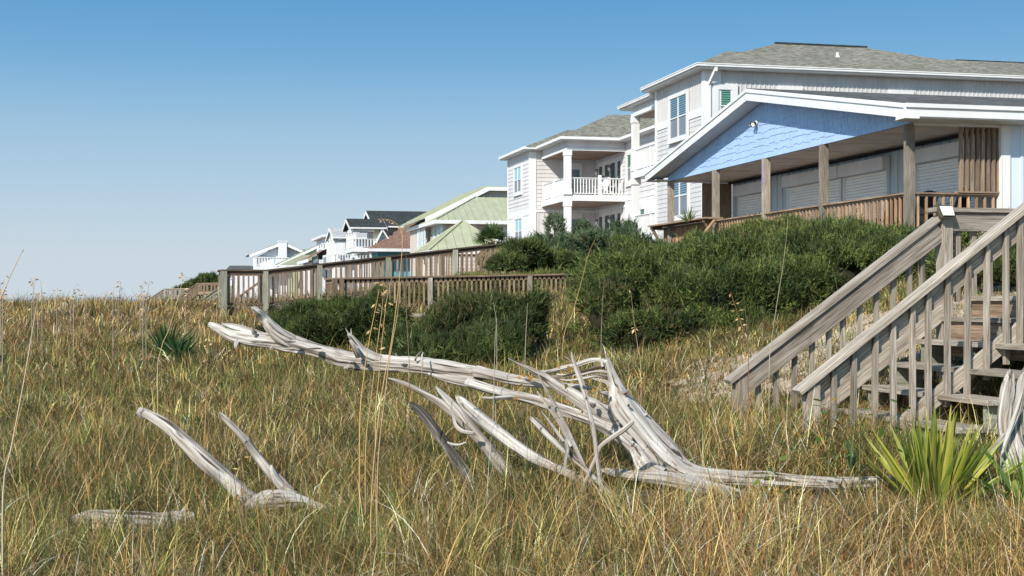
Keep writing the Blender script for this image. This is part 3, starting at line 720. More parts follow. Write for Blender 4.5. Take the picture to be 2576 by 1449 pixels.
part('vent_pipe', MB().cyl((pv.x, 55.2, zs-.1), (pv.x, 55.2, zs+.17), .06).cyl((pv.x, 55.2, zs-.05), (pv.x, 55.2, zs+.04), .13, .08), M['trimA'], A)
x = UY(*Z1(470, 400), 52.5).x
part('downspout', MB().box(x-.06, x+.06, 52.56, 52.65, 3, EZ-.75).bar((x, 52.6, EZ-.77), (x+.13, 52.24, EZ-.25), .12, .1).box(x+.07, x+.19, 52.18, 52.28, EZ-.3, EZ-.12), M['white'], A)
# three-level balcony bay
F2, F1, F0 = 7.48, 4.45, 3.2
for k, fz in enumerate((F2, F1)):
    part('balcony_floor', MB().box(20.5, 23.5, 58.6, 62.6, fz-.34, fz-.02), M['white'], A)
    railing(A, (20.62, 58.62, fz), (20.62, 62.5, fz), .98, 'white', sp=.15, bw=.05, name='balcony_railing')
    railing(A, (20.62, 62.5, fz), (23.4, 62.5, fz), .98, 'white', sp=.15, bw=.05, name='balcony_railing', sub=False)
    post(A, 20.64, 60.2, fz, fz+1.05, .12, 'white', name='railing_post')
post(A, 20.64, 62.45, 2.6, 10.0, .30, 'white', cap=.3)
part('column_collar', MB().box(20.44, 20.84, 62.25, 62.65, F2-.62, F2-.35).box(20.45, 20.83, 62.26, 62.64, F2, F2+.3).box(20.45, 20.83, 62.26, 62.64, F1-.6, F1-.35), M['white'], A)
part('wall', MB().box(23.5, 30, 58.7, 63.5, 2.6, 10.6), M['gry'], A)
W3 = Wall('X', 20.6); mb = MB(); mb.box(20.6, 23.4, 58.65, 62.6, 10.14, 10.7); battens(mb, W3, 58.7, 62.6, 10.14, 10.6, .2, .035, .02)
part('balcony_beam', mb, M['gryB'], A); part('beam_trim', MB().box(20.5, 23.4, 58.62, 62.66, 9.98, 10.13), M['white'], A)
part('balcony_ceiling', MB().box(20.7, 23.4, 58.7, 62.5, 9.955, 9.977), M['ceilw'], A)
hip(A, 20.35, 30, 59.12, 64.0, EZ-.16, .24, 'shA', 'X', fas=.18)
# the flat number reads down the ocean face of the column
vtext(A, '117', Wall('X', 20.49), 62.45, UX(*Z2(1278, 925), 20.5).z, .55, 'numwhite', .62, .004)

# ================================================================== lavender house with corner balcony
Bh = thing('beach_house', (25, 80, 3.5), 'lavender grey house with white corner balcony, columns and olive hip roof', 'house')
XA, XB, XC = 20.76, 24.9, 21.5; YA, YB, YC = 82.7, 88.7, 77.2
zbelt = 6.9; EB = 10.5
mb = MB().box(XB, 36, 64, YA, 2.5, EB).box(XA, 36, YA, YB, 2.5, EB)
part('wall', mb, M['lav'], Bh)
w1, w2, w3, w4 = Wall('X', XA), Wall('Y', YA), Wall('X', XB), Wall('Y', YA)
mb = MB(); lap(mb, w1, YA+.3, YB, zbelt+.22, EB-.1, .24, .03); lap(mb, w2, XA+.3, XB, zbelt+.08, EB-.1, .24, .03)
lap(mb, w3, 64, YA, zbelt+.35, EB-.1, .24, .03); part('lap_siding', mb, M['lav'], Bh)
mb = MB(); w1.box(mb, YA+.3, YB, .002, .02, 3, zbelt-.25); battens(mb, Wall('X', XA-.02), YA+.3, YB, 3, zbelt-.25, .3, .05, .02)
part('board_siding', mb, M['bbwhite'], Bh); mb = MB(); w3.box(mb, 64, YC-.1, .002, .02, 3, zbelt+.25); battens(mb, Wall('X', XB-.02), 64, YC-.1, 3, zbelt+.25, .3, .05, .02)
part('board_siding', mb, M['bbwhite'], Bh)
mb = MB(); battens(mb, w2, XA+.3, XB, 3, zbelt-.08, .32, .05, .03); battens(mb, w3, YC, YA, 3, zbelt-.1, .32, .05, .03); part('board_siding', mb, M['lav'], Bh)
mb = MB(); w1.box(mb, YA-.0, YA+.32, .001, .06, 2.8, EB-.1); mb.box(XA-.055, XA+.32, YA-.06, YA-.001, 2.8, EB-.1)
w1.box(mb, YA+.32, YB, .001, .05, zbelt-.25, zbelt+.2); w1.box(mb, YB-.12, YB+.02, .002, .052, 2.8, EB-.1)
w2.box(mb, XA+.32, XB, .001, .05, zbelt-.09, zbelt+.06); w3.box(mb, 64, YC, .001, .05, zbelt+.25, zbelt+.38)
mb.box(XB-.08, XB-.001, YA-.1, YA-.035, 3, EB-.2); w3.box(mb, YC, YA-.1, .001, .045, zbelt-.09, zbelt+.06)
part('corner_board', mb, M['white'], Bh)
window(Bh, w1, *w1.rect(*Z2(197, 600), *Z2(260, 825)), 2, 2, 'glteal', 'glgrey', fw=.17)
window(Bh, w1, *w1.rect(*Z2(204, 1068), *Z2(268, 1290)), 2, 2, 'glteal', 'glgrey', fw=.17)
window(Bh, w3, *w3.rect(*Z2(1222, 486), *Z2(1258, 722)), 1, 2, 'glgreen', 'glgrey', fw=.26)
window(Bh, w3, *w3.rect(*Z2(1338, 978), *Z2(1382, 1055)), 1, 1, 'glgreen', fw=.35)
def french(parent, W, a0, a1, z0, h):
    """wide doors: side window, pair of glazed doors, side window in one white surround"""
    L_ = a1-a0; mb = MB()
    W.box(mb, a0, a1, .0, .06, z0, z0+h+.3); f = part('door_surround', mb, M['trimA'], parent)
    for u0, u1, lo, nm in ((.03, .15, .75, 'pane'), (.27, .45, .06, 'door_glass'), (.51, .69, .06, 'door_glass'), (.82, .95, .75, 'pane')):
        p = MB(); W.box(p, a0+u0*L_, a0+u1*L_, .055, .066, z0+lo, z0+h+.02); part(nm, p, M['gldark'], f)
    return f
for fz in (7.5, 4.5):
    s0 = w3.px(*Z2(1170, 590))[0]; s1 = w3.px(*Z2(958, 590))[0]
    french(Bh, w3, s0+.05, s1, fz, 2.0)
    q0 = w2.px(*Z2(640, 600))[0]; q1 = w2.px(*Z2(800, 600))[0]; mb = MB(); w2.box(mb, q0, q1, 0, .07, fz, fz+2.3); dr = part('door_surround', mb, M['trimA'], Bh)
    p = MB(); w2.box(p, q0+.4, q0+.95, .065, .085, fz+.3, fz+1.9); part('door_glass', p, M['glblue'], dr)
    for px in (980, 1097):
        a = w3.px(*Z2(px, 590))[0]; zc = fz+1.75
        lm = part('wall_lamp', MB().cyl((XB-.07, a, zc+.1), (XB-.32, a, zc+.1), .025).cyl((XB-.32, a, zc+.13), (XB-.32, a, zc+.0), .05, .13), M['grill'], Bh)
        part('lamp_glass', MB().ball((XB-.32, a, zc-.1), .1, sz=1.3), M['lens'], lm)
# balcony
part('balcony_floor', MB().box(XC-.12, XB-.01, YC-.12, YA-.07, 7.13, 7.47), M['white'], Bh)
part('balcony_soffit', MB().box(XC, XB-.02, YC, YA-.08, 7.10, 7.128), M['ceilw'], Bh)
part('balcony_ceiling', MB().box(XC+.1, XB-.02, YC+.1, YA-.08, 10.0, 10.03), M['ceilw'], Bh)
mb = MB().box(XC-.05, XC+.1, YC-.05, YA-.07, 10.0, EB).box(XC+.1, XB-.03, YC-.05, YC+.1, 10.0, EB)
wv_, wu_ = Wall('X', XC-.05), Wall('Y', YC-.05); lap(mb, wv_, YC, YA-.07, 10.14, EB, .24, .02); lap(mb, wu_, XC, XB-.03, 10.14, EB, .24, .02)
part('balcony_beam', mb, M['lav'], Bh)
part('beam_trim', MB().box(XC-.1, XC-.051, YC-.1, YA-.08, 9.97, 10.12).box(XC-.05, XB-.03, YC-.1, YC-.051, 9.97, 10.12), M['white'], Bh)
railing(Bh, (XC, YC+.15, 7.47), (XC, YA-.1, 7.47), .98, 'white', sp=.17, bw=.055, name='balcony_railing')
railing(Bh, (XC+.15, YC, 7.47), (XB-.1, YC, 7.47), .98, 'white', sp=.17, bw=.055, name='balcony_railing')
railing(Bh, (XC+.15, YC, 4.45), (XB-.1, YC, 4.45), .98, 'white', sp=.17, bw=.055, name='balcony_railing', sub=False)
railing(Bh, (XC, YC+.15, 4.45), (XC, YA-.1, 4.45), .98, 'white', sp=.17, bw=.055, name='balcony_railing', sub=False)
for x, y in ((XC+1.9, YC), (XC, YC+2.8), (XC, YA-.25)): post(Bh, x, y, 7.47, 8.6, .16, 'white', name='railing_post')
post(Bh, XC, YC, 7.47, 9.97, .36, 'white', cap=.3, base=.32)
post(Bh, XC, YC, 3.4, 7.12, .36, 'white', cap=.32)
vtext(Bh, '11', Wall('X', XC-.18), YC, UX(*Z2(668, 1055), XC).z, .5, 'numwhite', .5, .004)
part('patio_floor', MB().box(XC-.1, XB-.03, YC-.1, YA-.08, 4.1, 4.44), M['white'], Bh)
# roofs
mb = MB().prism([(XA-.45, YB+.45, EB), (XA-.45, YA-.45, EB), (XC-.45, YA-.45, EB), (XC-.45, YC-.5, EB), (XB-.45, YC-.5, EB), (XB-.45, 63.5, EB), (36.4, 63.5, EB), (36.4, YB+.45, EB)], (0, 0, .17))
part('soffit', mb, M['trimA'], Bh)
g_ = MB(); zt = EB+.19
pts = [(XA-.45, YB+.45), (XA-.45, YA-.45), (XC-.45, YA-.45), (XC-.45, YC-.5), (XB-.45, YC-.5), (XB-.45, 63.5)]
for (xa, ya), (xb, yb) in zip(pts, pts[1:]):
    g_.box(min(xa, xb)-.1, max(xa, xb)-(0 if ya != yb else .0)+(.0 if ya == yb else -.002), min(ya, yb)-(.1 if ya == yb else .0), max(ya, yb)-(.002 if ya == yb else .1), zt-.15, zt)
part('gutter', g_, M['white'], Bh)
zr = EB+.175
hip(Bh, XC-.45, 37, YC-.5, YC+7.6, zr, .46, 'shA', 'X', ends=(1, 0), fas=.02, gutter=False)
hip(Bh, XA-.45, 35, YA-.6, YB+.45, zr+.004, .42, 'shA', 'X', ends=(1, 0), fas=.02, gutter=False)
hip(Bh, XB-.45, 36.4, 63.5, YC+4, zr+.008, .33, 'shA', 'Y', ends=(1, 0), fas=.02, gutter=False)
# things on the balcony
ch1 = fan_chair('balcony_chair', 'white fan-back chair behind the balcony rail of the lavender house', 'white', 'white chairs on the lavender house balcony')
ch1.location = (XC+2.3, YC+1.0, 7.49); ch1.rotation_euler = (0, 0, R(215))
ch2 = copy_tree(ch1); ch2.location = (XC+2.85, YC+1.3, 7.49); ch2.rotation_euler = (0, 0, R(160)); ch2['label'] = 'white fan-back chair nearest the wall on the lavender house balcony'
t = thing('covered_grill', (XC+2.75, YC+2.2, 7.49), 'round-topped grill under a blue grey cover on the balcony', 'grill')
p = t.location
part('body', MB().box(p.x-.2, p.x+.2, p.y-.3, p.y+.3, p.z+.35, p.z+.95), M['grill'], t)
part('lid', MB().ball((p.x, p.y, p.z+.95), .36, sx=.75, sy=1.0, sz=.95, n=16), M['grill'], t, smooth=True)
for a in (-1, 1):
    for b in (-1, 1): part('leg', MB().box(p.x+a*.18-.02, p.x+a*.18+.02, p.y+b*.26-.02, p.y+b*.26+.02, p.z, p.z+.35), M['black'], t)
t = thing('patio_table', (XC+1.0, YC+1.6, 7.49), 'dark round patio table behind the left half of the balcony rail', 'table'); p = t.location
part('tabletop', MB().cyl((p.x, p.y, p.z+.68), (p.x, p.y, p.z+.72), .55, n=20), M['dark'], t)
for k in range(4): part('leg', MB().bar((p.x+.4*math.cos(k*1.57+.6), p.y+.4*math.sin(k*1.57+.6), p.z), (p.x+.2*math.cos(k*1.57+.6), p.y+.2*math.sin(k*1.57+.6), p.z+.68), .035, .035), M['dark'], t)

# ================================================================== green metal-roofed house
D = thing('beach_house', (24, 118, 2.6), 'beige sided house under pale green standing seam metal roofs', 'house')
wD, wDy, = Wall('X', 21.3), Wall('Y', 114.3)
part('wall', MB().box(21.3, 40, 114.3, 128, 1, 8.0).box(20.8, 21.29, 123.5, 128, 1, 8.0).box(21.6, 40, 118.2, 127, 8.0, 9.0), M['beige'], D)
mb = MB(); lap(mb, wD, 114.3, 123.5, 2, 7.9, .3, .04); lap(mb, wDy, 21.3, 40, 2, 7.9, .3, .04)
W8 = Wall('Y', 118.2); topf = lambda a: min(8.45+.51*(a-20.6), 11.05)
lap(mb, W8, 22, 40, 8.0, 11.0, .26, .04, top=topf); part('lap_siding', mb, M['beige'], D)
mb = MB().add([(22, 118.25, 8), (40, 118.25, 8), (40, 118.25, 11.0), (25.6, 118.25, 10.9), (22, 118.25, 9.1)], [(0, 1, 2, 3, 4)]); part('gable', mb, M['beige'], D)
def seams(mb, p0, p1, q0, q1, n):   # standing seams between an eave edge p0-p1 and a top edge q0-q1
    for i in range(n+1):
        t = i/n; a = Vector(p0).lerp(Vector(p1), t); b = Vector(q0).lerp(Vector(q1), t); mb.bar(a+Vector((0, 0, .03)), b+Vector((0, 0, .03)), .045, .05)
ez, rz_ = 8.0, 10.2
mb = MB().add([(20.5, 113.3, ez), (42, 113.3, ez), (42, 117.6, rz_), (24.7, 117.6, rz_), (24.7, 127.9, rz_), (20.5, 127.9, ez), (42, 127.9, ez)],
              [(0, 1, 2, 3), (0, 3, 4, 5)])
x = 21.0
while x < 40:
    yt = 113.3+min(4.3, max(0.05, (x-20.5)*1.0)); mb.bar((x, 113.3, ez+.03), (x, yt, ez+.03+(yt-113.3)*.5116), .05, .06); x += .55
y = 113.9
while y < 127.5:
    xt = 20.5+min(4.2, (y-113.3)*.98); mb.bar((20.5, y, ez+.03), (xt, y, ez+.03+(xt-20.5)*.524), .05, .06); y += .55
mb.bar((20.5, 113.3, ez+.04), (24.7, 117.6, rz_+.04), .12, .08)
part('lower_roof', mb, M['metalgreen'], D)
part('fascia', MB().box(20.44, 42, 113.24, 113.3, ez-.3, ez).box(20.44, 20.5, 113.3, 128, ez-.3, ez).box(20.5, 42, 113.3, 114.3, ez-.28, ez-.25).box(20.5, 21.3, 114.3, 128, ez-.28, ez-.25), M['white'], D)
mb = MB().prism([(20.5, 117.7, 8.52), (25.7, 117.7, 11.17), (40, 117.7, 11.17), (40, 117.7, 11.05), (25.8, 117.7, 11.05), (20.5, 117.7, 8.38)], (0, 11, 0))
mb.prism([(20.0, 120.8, 8.28), (22.5, 120.8, 9.5), (22.5, 120.8, 9.38), (20.0, 120.8, 8.16)], (0, 8.8, 0))
y = 118
while y < 128.6: mb.bar((20.5, y, 8.55), (25.7, y, 11.2), .05, .06); y += .55
part('upper_roof', mb, M['metalgreen'], D)
mb = MB().prism([(20.4, 117.66, 8.42), (25.75, 117.66, 11.1), (40, 117.66, 11.1), (40, 117.66, 10.78), (25.9, 117.66, 10.78), (20.4, 117.66, 8.0)], (0, -.06, 0))
part('rake_board', mb, M['white'], D)
for a, b, c, d in ((1793, 470, 1825, 585), (1838, 458, 1870, 555)): window(D, wD, *wD.rect(*Z3(a, b), *Z3(c, d)), 1, 2, 'glteal', fw=.2)
wE = Wall('X', 20.8)
for a, b, c, d in ((1645, 512, 1664, 680), (1682, 502, 1706, 665)): window(D, wE, *wE.rect(*Z3(a, b), *Z3(c, d)), 1, 2, 'glteal', fw=.2)
window(D, wDy, *wDy.rect(*Z3(2335, 470), *Z3(2425, 585)), 1, 1, 'gldark', fw=.35)
window(D, wDy, *wDy.rect(*Z3(2100, 468), *Z3(2150, 585)), 1, 1, 'gldark', fw=.3)
part('downspout', MB().box(20.72, 20.78, 123.3, 123.42, 2, 7.8), M['woodb'], D)
part('corner_board', MB().box(21.2, 21.5, 114.2, 114.28, 2, 7.75).box(21.24, 21.29, 114.28, 114.5, 2, 7.75), M['white'], D)

# pavilion with pyramid roof
px_, py_ = 16.7, 83.4
G = thing('pavilion', (px_, py_, 1.5), 'open pavilion with pale green metal pyramid roof behind the boardwalk', 'pavilion')
ap = Vector((px_, py_, 6.25)); k = 2.45; zc = 4.42
cs_ = [Vector((px_-k, py_-k, zc)), Vector((px_+k, py_-k, zc)), Vector((px_+k, py_+k, zc)), Vector((px_-k, py_+k, zc))]
mb = MB().add(cs_+[ap], [(0, 1, 4), (1, 2, 4), (2, 3, 4), (3, 0, 4), (3, 2, 1, 0)])
for a in cs_: mb.bar(a+Vector((0, 0, .03)), ap+Vector((0, 0, .03)), .12, .07)
for i in range(4):
    a, b = cs_[i], cs_[(i+1) % 4]
    for j in range(1, 9):
        t = j/9; e_ = a.lerp(b, t); f_ = 1-abs(2*t-1); q = e_.lerp(((a+b)/2).lerp(ap, 1), 0) ; up_ = e_+( ap-(a+b)/2)*f_
        mb.bar(e_+Vector((0, 0, .03)), up_+Vector((0, 0, .03)), .035, .045)
part('roof', mb, M['metalgreen'], G); mb = MB()
for s_, t_ in ((-1, 0), (1, 0), (0, -1), (0, 1)):
    if s_: mb.box(px_+s_*k-.03, px_+s_*k+.03, py_-k+.03, py_+k-.03, zc-.22, zc-.01)
    else: mb.box(px_-k, px_+k, py_+t_*k-.03, py_+t_*k+.03, zc-.22, zc-.008)
part('fascia', mb, M['white'], G)
for a in (-1, 1):
    for b in (-1, 1): post(G, px_+a*1.9, py_+b*1.9, .6, zc-.2, .16, 'white')
part('deck', MB().box(px_-2.2, px_+2.2, py_-2.2, py_+2.2, 1.7, 1.85), M['wood'], G)
# ================================================================== far houses
# brown and charcoal roofed house with teal and cream walls
E = thing('beach_house', (22, 152, 2), 'cream and teal house with charcoal gables over a brown shingle roof', 'house')
part('wall', MB().box(21.2, 40, 150.8, 160.6, 1, 9.2), M['farwhite'], E)
part('cream_wall', MB().box(20.2, 21.19, 148.2, 153, 6.6, 9.0).box(21.2, 40, 150.6, 150.79, 8.2, 9.2), M['cream'], E)
gable(E, 20.4, 42, 149.8, 161.6, 9.35, .33, 'shBlk', 'X', t=.2, bargew=.35)
mb = MB(); mb.prism([(21.2, 150.6, 9.2), (21.2, 155.7, 10.95), (21.2, 160.8, 9.2)], (.1, 0, 0)); part('gable', mb, M['farwhite'], E)
gable(E, 17.6, 21.5, 147.1, 153.9, 9.05, .31, 'shBlk', 'X', t=.2, bargew=.32)
part('gable', MB().prism([(18.1, 147.5, 8.95), (18.1, 150.5, 9.85), (18.1, 153.5, 8.95)], (.1, 0, 0)), M['farwhite'], E)
part('beam', MB().box(18.0, 18.3, 147.4, 153.6, 8.6, 8.94).box(18.3, 20.2, 147.4, 147.7, 8.6, 8.94), M['white'], E)
for y in (147.6, 149.5, 151.5, 153.4): post(E, 18.15, y, 6.9, 8.6, .32, 'white', cap=.25)
part('balcony_floor', MB().box(17.9, 21.1, 147.2, 153.7, 6.5, 6.9), M['white'], E)
railing(E, (18.0, 147.3, 6.9), (18.0, 153.6, 6.9), .95, 'white', sp=.22, bw=.09, name='balcony_railing', sub=False)
railing(E, (18.1, 147.3, 6.9), (20.9, 147.3, 6.9), .95, 'white', sp=.3, bw=.09, name='balcony_railing', sub=False)
wE1, wE2 = Wall('X', 20.2), Wall('Y', 148.2)
window(E, wE1, 149.2, 150.2, 7.0, 8.5, 1, 1, 'glteal', fw=.15); window(E, wE1, 151.2, 152.2, 7.0, 8.5, 1, 1, 'glteal', fw=.15)
window(E, Wall('Y', 150.8), 21.4, 21.9, 7.3, 8.5, 1, 1, 'glteal', fw=.12)
# brown roof: low hip porch roof and steeper slope above, with a small triangular dormer
bx, by, bz = 19.9, 147.0, 6.1
p0 = UY(*Z3(1185, 668), 145.2); p1 = UX(*Z3(985, 722), p0.x); top = UY(*Z3(1372, 598), 148.6)
mb = MB(); X0 = p0.x; z0 = p0.z
mb.add([(X0, 145.2, z0), (36, 145.2, z0), (36, 149.9, z0+2.9), (X0+5.0, 149.9, z0+2.9), (X0+5.0, 156, z0+2.9), (X0, 158, z0)], [(0, 1, 2, 3), (0, 3, 4, 5)])
part('brown_roof', mb, M['shBrn'], E, label='brown shingle lower roof')
part('fascia', MB().box(X0-.06, 36, 145.12, 145.2, z0-.28, z0+.02).box(X0-.06, X0, 145.2, 158, z0-.28, z0+.02), M['white'], E)
part('porch_ceiling', MB().box(X0, 36, 145.25, 158, z0-.31, z0-.29), M['trimA'], E)
part('teal_wall', MB().box(X0+1.2, 36, 147.0, 156, 1, z0-.32), M['teal'], E)
mb = MB(); battens(mb, Wall('Y', 147.0), X0+1.2, 30, 1, z0-.35, .35, .08, .05); part('board_siding', mb, M['teal'], E)
for y in (145.6, 148, 150.5, 153, 155.5): post(E, X0+.25, y, 1, z0-.3, .2, 'trimA')
q = [UY(*Z3(a, b), 147.6) for a, b in ((1245, 622), (1305, 500), (1368, 597))]
mb = MB().prism([q[0], q[1], q[2]], (0, 2.2, 0)); dm = part('dormer', mb, M['sky'], E)
mb = MB()
for a, b in ((q[0], q[1]), (q[1], q[2])): mb.bar(a+Vector((0, -.25, .03)), b+Vector((0, -.25, .03)), .7, .14, up=(0, 0, 1))
part('rake_board', mb, M['white'], dm)

# white house, light grey gable roof, two balconies
Fh = thing('beach_house', (22, 188, 2), 'white house with light grey gable roof and open truss over its balcony', 'house')
X0 = 20.0
part('wall', MB().box(22.6, 36, 186.2, 194, 0, 9.4), M['farwhite'], Fh)
gable(Fh, X0, 38, 185.3, 195, 9.65, .30, 'shGry', 'X', t=.2, bargew=.4)
part('truss', MB().bar((X0+.3, 186, 9.6), (X0+.3, 194.2, 9.6), .15, .25).bar((X0+.3, 190.1, 9.7), (X0+.3, 190.1, 11), .2, .2).bar((X0+.3, 187.5, 9.7), (X0+.3, 190.1, 10.7), .15, .15).bar((X0+.3, 192.7, 9.7), (X0+.3, 190.1, 10.7), .15, .15), M['white'], Fh)
part('gable', MB().prism([(21.4, 186, 9.5), (21.4, 190.1, 10.8), (21.4, 194.2, 9.5)], (.1, 0, 0)), M['sky'], Fh)
for y in (186.0, 188.5, 191.2, 194): post(Fh, X0+.3, y, 1, 9.5, .35, 'white')
for z in (6.3, 3.2):
    part('balcony_floor', MB().box(X0, 22.6, 185.7, 194.3, z-.4, z), M['white'], Fh)
    railing(Fh, (X0+.1, 185.8, z), (X0+.1, 194.2, z), 1.1, 'white', sp=.25, bw=.1, name='balcony_railing', sub=False)
    railing(Fh, (X0+.1, 185.8, z), (22.5, 185.8, z), 1.1, 'white', sp=.3, bw=.1, name='balcony_railing', sub=False)
window(Fh, Wall('X', 22.6), 187.5, 189, 6.4, 8.6, 1, 1, 'gldark', fw=.2); window(Fh, Wall('X', 22.6), 190.5, 192, 6.4, 8.6, 1, 1, 'gldark', fw=.2)
# white flat-eaved house with small brown porch roof
P1 = thing('beach_house', (22, 215, 2), 'white box-like house with small brown porch roof and dark framed bay', 'house')
def PX(a, b, X): return UX(*Z3(a, b), X)
X1 = 20.4; yn = PX(800, 600, X1).y; yf = PX(706, 600, X1).y; zt = PX(760, 580, X1).z
part('wall', MB().box(X1, 34, yn, yf, 0, zt), M['farwhite'], P1)
part('roof', MB().box(X1-.7, 34, yn-.7, yf+.9, zt+.03, zt+.35), M['trimA'], P1)
wq = Wall('X', X1)
for a, c in ((728, 742), (752, 764), (774, 788)): window(P1, wq, *wq.rect(*Z3(a, 628), *Z3(c, 668)), 1, 1, 'trimA' if False else 'glgrey', fw=.15)
zb_ = PX(760, 735, X1-2).z; zt2 = PX(760, 682, X1).z
mb = MB().add([(X1-2.6, yn-.5, zb_), (X1-2.6, yf+2.5, zb_), (X1-.02, yf+.2, zt2), (X1-.02, yn+.4, zt2)], [(0, 1, 2, 3)]); part('porch_roof', mb, M['shBrn'], P1)
part('fascia', MB().box(X1-2.7, X1-2.6, yn-.5, yf+2.5, zb_-.45, zb_), M['white'], P1)
part('bay', MB().box(X1-1.9, X1-.02, yn, yf+.8, 0, zb_-.1), M['farwhite'], P1)
wq2 = Wall('X', X1-1.9); window(P1, wq2, *wq2.rect(*Z3(672, 762), *Z3(724, 800)), 1, 1, 'glgrey', fw=.35, frame='black')
window(P1, wq2, *wq2.rect(*Z3(770, 750), *Z3(800, 800)), 1, 1, 'glgrey', fw=.3)
# sage house with olive roof and long white rake
Q = thing('beach_house', (18, 236, 1.5), 'low sage green house with olive roof and long sloping white rake', 'house')
Yq = 236.0; a, b, c = [UY(*Z3(u, v), Yq) for u, v in ((375, 826), (705, 662), (705, 800))]
d_ = UY(*Z3(455, 786), Yq)
mb = MB().prism([a, b, Vector((b.x+4, Yq, b.z+.1)), Vector((b.x+4, Yq, 1)), Vector((a.x+2, Yq, 1)), Vector((a.x+2, Yq, a.z))], (0, 10, 0)); part('wall', mb, M['sage'], Q)
mb = MB(); mb.bar(a+Vector((-.3, -.1, .1)), b+Vector((0, -.1, .1)), .5, .4, up=(0, 0, 1)); part('rake_board', mb, M['white'], Q)
mb = MB().bar(a+Vector((-.3, 5, .36)), b+Vector((0, 5, .36)), 10.4, .12, up=(0, 0, 1)); part('roof', mb, M['shOlv'], Q)
zl = UY(*Z3(560, 812), Yq-2.5).z
mb = MB().add([(a.x-.5, Yq-3, zl-.2), (b.x, Yq-3, zl-.2), (b.x, Yq-.4, zl+1.6), (a.x+3.5, Yq-.4, zl+1.6)], [(0, 1, 2, 3)]); part('porch_roof', mb, M['shOlv'], Q)
part('fascia', MB().box(a.x-.5, b.x, Yq-3.1, Yq-3, zl-.6, zl-.15), M['trimA'], Q)
# white house with big chimney
K = thing('beach_house', (18, 284, 1), 'white gabled house with broad white chimney rising on its front', 'house')
Yk = 281.0; wk = Wall('Y', Yk); le, pk, re = [UY(*Z3(u, v), Yk) for u, v in ((112, 742), (392, 625), (572, 718))]
mb = MB().prism([Vector((le.x+1, Yk, 0)), Vector((le.x+1, Yk, le.z)), pk, re, Vector((re.x, Yk, 0))], (0, 12, 0)); part('wall', mb, M['farwhite'], K)
mb = MB().bar(le+Vector((-.6, 5.6, .3)), pk+Vector((0, 5.6, .3)), 13.6, .3, up=(0, 0, 1)).bar(pk+Vector((0, 5.6, .3)), re+Vector((.6, 5.6, .3)), 13.6, .3, up=(0, 0, 1)); part('roof', mb, M['shDrk'], K)
mb = MB().bar(le+Vector((-.6, -1.24, .1)), pk+Vector((0, -1.24, .1)), .1, .55, up=(0, 0, 1)).bar(pk+Vector((0, -1.24, .1)), re+Vector((.6, -1.24, .1)), .1, .55, up=(0, 0, 1)); part('rake_board', mb, M['white'], K)
a, b, z0_, z1_ = wk.rect(*Z3(348, 608), *Z3(426, 800)); part('chimney', MB().box(a, b, Yk-1.5, Yk-.02, 0, z1_).box(a-.1, b+.1, Yk-1.6, Yk, z1_, z1_+.2), M['farwhite'], K)
window(K, wk, *wk.rect(*Z3(308, 740), *Z3(330, 810)), 1, 2, 'glteal', fw=.3); window(K, wk, *wk.rect(*Z3(440, 735), *Z3(468, 780)), 1, 1, 'glteal', fw=.3)
a, b, z0_, z1_ = wk.rect(*Z3(178, 735), *Z3(238, 795)); mb = MB(); wk.box(mb, a, b, 0, .1, z0_, z1_); part('bay', mb, M['ceil'], K)
gz = UY(*Z3(200, 838), Yk-4).z
for u in (130, 150, 175): x = UY(*Z3(u, 780), Yk-3.5).x; post(K, x, Yk-3.5, gz, le.z-.4, .4, 'white')
part('balcony_floor', MB().box(le.x+.2, a+5.5, Yk-4, Yk-.1, gz-.8, gz), M['white'], K)
railing(K, (le.x+.3, Yk-3.9, gz), (a+5.4, Yk-3.9, gz), 1.9, 'white', sp=.5, bw=.2, bh=.15, cap=(.3, .15), name='balcony_railing', sub=False)
mb = MB().box(re.x-1, re.x+12, Yk+8, Yk+14, 0, UY(*Z3(560, 672), Yk+8).z-2.0); part('rear_wing', mb, M['farwhite'], K)
rz = UY(*Z3(560, 672), Yk+8).z
part('rear_roof', MB().add([(re.x-6, Yk+7, rz-2), (re.x+12, Yk+7, rz-2), (re.x+12, Yk+11, rz), (re.x-6, Yk+11, rz)], [(0, 1, 2, 3)]), M['shDrk'], K)
# very far: grey roofs and blue-white front beyond the walkway end
def far_house(label, Y, pts, wallm, roofm, win=()):
    """front outline in pixels: wall quad + roof polygon"""
    x0, y0, x1, y1, yr, xr0, xr1 = pts
    a = UY(x0, y0, Y); b = UY(x1, y0, Y); t = thing('beach_house', ((a.x+b.x)/2, Y, 0), label, 'house')
    part('wall', MB().box(a.x, b.x, Y, Y+9, -2, a.z), M[wallm], t)
    r0, r1 = UY(xr0, yr, Y+4.5), UY(xr1, yr, Y+4.5); o = .5
    mb = MB().add([(a.x-o, Y-o, a.z), (b.x+o, Y-o, a.z), (b.x+o, Y+9+o, a.z), (a.x-o, Y+9+o, a.z), (r0.x, Y+4.5, r0.z), (r1.x, Y+4.5, r0.z)], [(0, 1, 5, 4), (2, 3, 4, 5), (1, 2, 5), (3, 0, 4), (3, 2, 1, 0)])
    ro = part('roof', mb, M[roofm], t); part('fascia', MB().box(a.x-o, b.x+o, Y-o-.1, Y-o-.01, a.z-.35, a.z-.01), M['white'], ro)
    W_ = Wall('Y', Y)
    for q in win: window(t, W_, *W_.rect(*q), 1, 1, 'glgrey', fw=.2)
    return t
far_house('blue white house half hidden behind the first walkway panel', 330, (572, 682, 655, 740, 668, 578, 640), 'farwhite', 'shDrk', ((577, 690, 583, 700),))
far_house('distant house with dark grey hip roof right of the small palm', 380, (524, 707, 580, 740, 694, 543, 575), 'trimA', 'shDrk')
far_house('distant dark box house left of the small palm', 420, (464, 709, 487, 740, 707, 466, 485), 'grill', 'shDrk')

